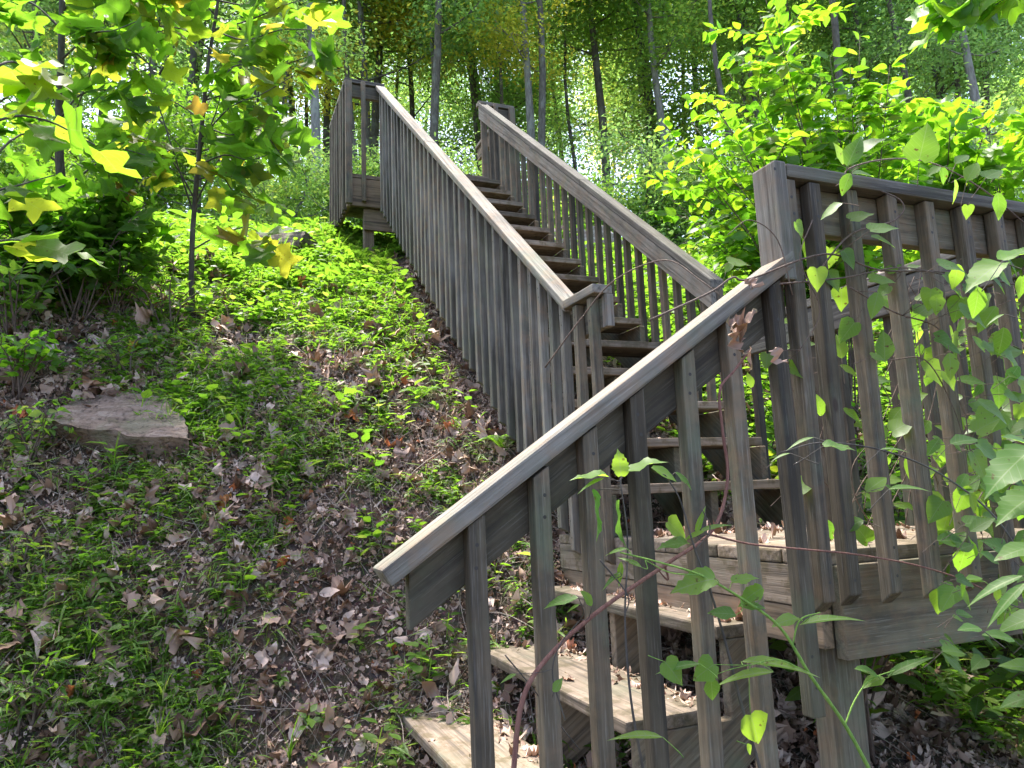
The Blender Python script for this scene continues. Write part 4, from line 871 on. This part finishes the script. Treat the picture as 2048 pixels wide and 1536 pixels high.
fern(200, 1430, .13, 'fern at the bottom left among weeds'); fern(720, 880, .1, 'tiny fern in the middle of the leaf litter')
def one_leaf(px, py, s, rnd, label, m=M_RUST, dz=.03):
    p = gh(px, py); sp = Soup(); sp.inst(T_DEAD[3], sc(frames(np.array([[.6, .2, .5]]), np.array([[0, -.8, .6]])), [s]), (p+[0, 0, dz])[None], np.array([rnd]))
    return tag(link('fallen_leaf', sp.mesh('fallen_leaf'), m), label, 'leaf')
one_leaf(245, 715, .12, 1, 'bright yellow-orange fallen leaf in shade above the flat rock'); one_leaf(425, 1035, .11, .25, 'rust red curled leaf right of the rock slab'); one_leaf(300, 625, .1, .2, 'rust leaf under the thin-trunked sapling')
one_leaf(420, 1070, .1, .0, 'dark red crumpled leaf just below the rust red curled leaf'); one_leaf(370, 1390, .09, .15, 'reddish leaf low on the slope near the bottom left')
def branch(pts, r0, r1, label, m=M_STRAW, dz=.03):
    P = smooth([gh(a, b)+[0, 0, dz] for a, b in pts], 5); sp = Soup(); tube(sp, P, np.linspace(r0, r1, len(P)), 6, jitter=.12)
    return tag(link('fallen_branch', sp.mesh('fallen_branch', True), m), label, 'branch')
branch([(595, 1142), (640, 1070), (712, 968)], .005, .003, 'straight pale stick lying on the slope left of the handrail end')
branch([(0, 1085), (120, 1010), (230, 910), (335, 790)], .004, .002, 'long thin pale stick leaning across the flat rock')
branch([(485, 1290), (500, 1170), (560, 1100)], .004, .003, 'short pale stick in the grass below the slope middle')
branch([(0, 1125), (40, 1100), (75, 1070)], .006, .003, 'short dark stick at the left edge', M_DARK)

# dead leaves caught on the near handrail
ls = Soup()
for px, py, s, a in ((1500, 575, .035, -80), (1490, 655, .06, 20), (1470, 690, .055, -60), (1505, 715, .05, -70), (1465, 665, .05, 160), (1560, 715, .045, -60)):
    bigleaf(ls, random.choice(T_DEAD), px, py, 1.62, s, a, .25+.4*rl(), .3)
tag(link('dead_leaves', ls.mesh('dead_leaves'), M_DEAD), 'shrivelled brown leaves caught under the near handrail', 'dead leaves')

# ------------------------------------------------------------------ forest
def crown_tpl(seed, H, R0, low, n, leaf=.1, tpls=T_TIN, slim=1.0):
    r = np.random.RandomState(seed); ws, ls = Soup(), Soup(); lean = r.randn(2)*.3
    k = 12; T = np.array([[lean[0]*(i/k)**1.5+.12*math.sin(i*.9+seed), lean[1]*(i/k)**1.5+.12*math.cos(i*.7+seed), H*i/k-.3] for i in range(k+1)])
    r0 = (.0065*H+.05)*slim; tube(ws, T, r0*(1-.8*np.linspace(0, 1, k+1)), 8, jitter=.05)
    ends = []
    for b in range(26):
        t = r.uniform(low, 1)**.9; i = min(int(t*k), k-1); B = T[i]+(T[i+1]-T[i])*(t*k-i); a = r.rand()*6.28; L = R0*(1.15-t*.6)*r.uniform(.4, 1.1)
        tip = B+np.array([math.cos(a)*L, math.sin(a)*L, L*r.uniform(.1, .7)]); P = smooth([B, (B+tip)/2+[0, 0, -.1*L], tip], 3); tube(ws, P, np.linspace(r0*.3*(1-t*.6), .008, len(P)), 5)
        ends += [P[-1], P[-2], P[-4]]
        for _ in range(3):
            e = P[-3]+r.randn(3)*[.5, .5, .35]*L*.5; tube(ws, [P[-3], (P[-3]+e)/2, e], [.012, .009, .004], 4); ends.append(e)
    ends = np.array(ends); c = r.randint(0, len(ends), n); P = ends[c]+r.randn(n, 3)*([.5, .5, .33] if H > 5 else [.3, .3, .2])
    D = r.randn(n, 3)*[1, 1, .5]; D[:, 2] -= .25; Nn = np.tile([0, 0, 1.], (n, 1))+.65*r.randn(n, 3)
    rn = np.clip(r.rand(len(ends))[c]*.6+r.rand(n)*.45, 0, 1)*.96
    scatter(ls, tpls, P, D, Nn, leaf*r.uniform(.6, 1.2, n), rn, r=r)
    return ws.mesh('trunk', True), ls.mesh('crown')
KIND = [crown_tpl(1, 15, 3.2, .3, 19000, .15), crown_tpl(2, 19, 3.6, .35, 21000, .16), crown_tpl(3, 11, 2.8, .12, 10000, .14), crown_tpl(4, 8, 2.4, .1, 7500, .13), crown_tpl(5, 17, 3.0, .4, 12000, .14)]
def place_tree(kind, x, y, s, rz, bm, lm, label, group='trees of the wood behind the slope'):
    o = empty('forest_tree', (x, y, gz(x, y)), label, 'tree', group); o.rotation_euler = (0, 0, rz); o.scale = (s, s, s)
    for nm, me, m in (('trunk', KIND[kind][0], bm), ('crown', KIND[kind][1], lm)):
        c = bpy.data.objects.new(nm, me); COL.objects.link(c); c.parent = o
        if not me.materials: me.materials.append(m)
        c.material_slots[0].link = 'OBJECT'; c.material_slots[0].material = m
    return o
def gp_at(px, d): p = CAM+ray(px, 900)/FPX*d; return p[0], p[1]
# trunks one can pick out in the photograph: (pixel column, distance, kind, scale, pale bark, foliage)
near_trees = [(622, 10.5, 4, .62, 1, 'g', 'pale straight trunk just left of the upper platform'), (730, 15, 0, .9, 0, 'y', 'tree with yellow foliage above the peak of the left railing'),
              (768, 17, 4, .9, 0, 'g', 'grey trunk right behind the peak of the left railing'), (845, 18, 0, .8, 0, 'g', 'thin dark trunk between the two upper railings'), (893, 13, 1, .72, 0, 'g', 'straight lichen grey trunk between the two upper railings'),
              (1085, 13.5, 4, .75, 1, 'y', 'pale forked trunk with yellow leaves right of the right railing top'), (1030, 20, 0, .9, 0, 'g', 'slim dark trunk just right of the right railing top'), (1240, 16, 1, .8, 0, 'g', 'grey trunk left of the lime bush'),
              (1375, 15, 4, .8, 1, 'g', 'tall slim pale trunk behind the left side of the lime bush'), (1320, 18, 2, 1.1, 0, 'g', 'dark leaning trunk left of the lime bush'), (1445, 19, 0, 1, 0, 'g', 'dark trunk behind the top of the lime bush'),
              (1650, 20, 1, .9, 0, 'g', 'trunk behind the centre of the lime bush'), (1820, 15, 4, .8, 0, 'g', 'dark vine-clad trunk right of the lime bush'), (1975, 17, 1, .8, 0, 'g', 'dark leaning trunk near the top right corner'), (2044, 12, 4, .7, 1, 'g', 'pale trunk at the right edge'),
              (560, 16, 0, .8, 0, 'g', 'trunk behind the leaves of the thin sapling'), (300, 14, 2, 1, 0, 'g', 'small tree behind the left saplings'), (40, 13, 0, .7, 0, 'g', 'tree at the far left behind the saplings')]
for i, (px, d, k, s, pale, f, lab) in enumerate(near_trees):
    d *= 1.25; s *= 1.12; x, y = gp_at(px, d); place_tree(k, x, y, s, i*1.3, M_PALE if pale else M_BARK, M_YELLOW if f == 'y' else M_FOREST, lab)
r = np.random.RandomState(11); n_ = 0
words = ['distant tree of the wood with dense green foliage']
for d in (22, 28, 35, 44):
    for px in np.arange(-250, 2350, 2350/12.):
        dd = d+r.uniform(-2, 2); x, y = gp_at(px+r.uniform(-70, 70), dd); k = r.choice([0, 1, 2, 4, 0])
        place_tree(k, x, y, r.uniform(.8, 1.15), r.rand()*6.28, M_BARK, M_YELLOW if r.rand() < .06 else M_FOREST, 'distant tree in the dense green wood beyond the slope', 'far trees of the wood'); n_ += 1
# understorey trees and shrubs at the wood's edge
KIND += [crown_tpl(31, 16, 1.9, .45, 7000, .14, slim=.6), crown_tpl(32, 18, 2.0, .5, 7000, .14, slim=.7)]
for i in range(28):
    x, y = gp_at(-60+i*78+r.uniform(-30, 30), r.uniform(15, 25)); place_tree(5+i % 2, x, y, r.uniform(.8, 1.05), r.rand()*6.28, M_BARK, M_FOREST, 'slim straight trunk with a small high crown in the wood', 'slim trunks in the wood')
sh_t = [crown_tpl(20+i, 3.4, 1.5, .03, 7500, .1) for i in range(3)]; KIND += sh_t
for i, px in enumerate(np.linspace(-100, 2200, 44)):
    d = r.uniform(10.5, 19); x, y = gp_at(px, d)
    o = place_tree(7+i % 3, x, y, r.uniform(.5, 1.0), r.rand()*6.28, M_BARK, M_GRASS if i % 3 == 0 else M_FOREST, 'leafy understorey shrub at the edge of the wood', 'understorey shrubs at the edge of the wood')
    o.name = 'understorey_shrub'; o['category'] = 'shrub'
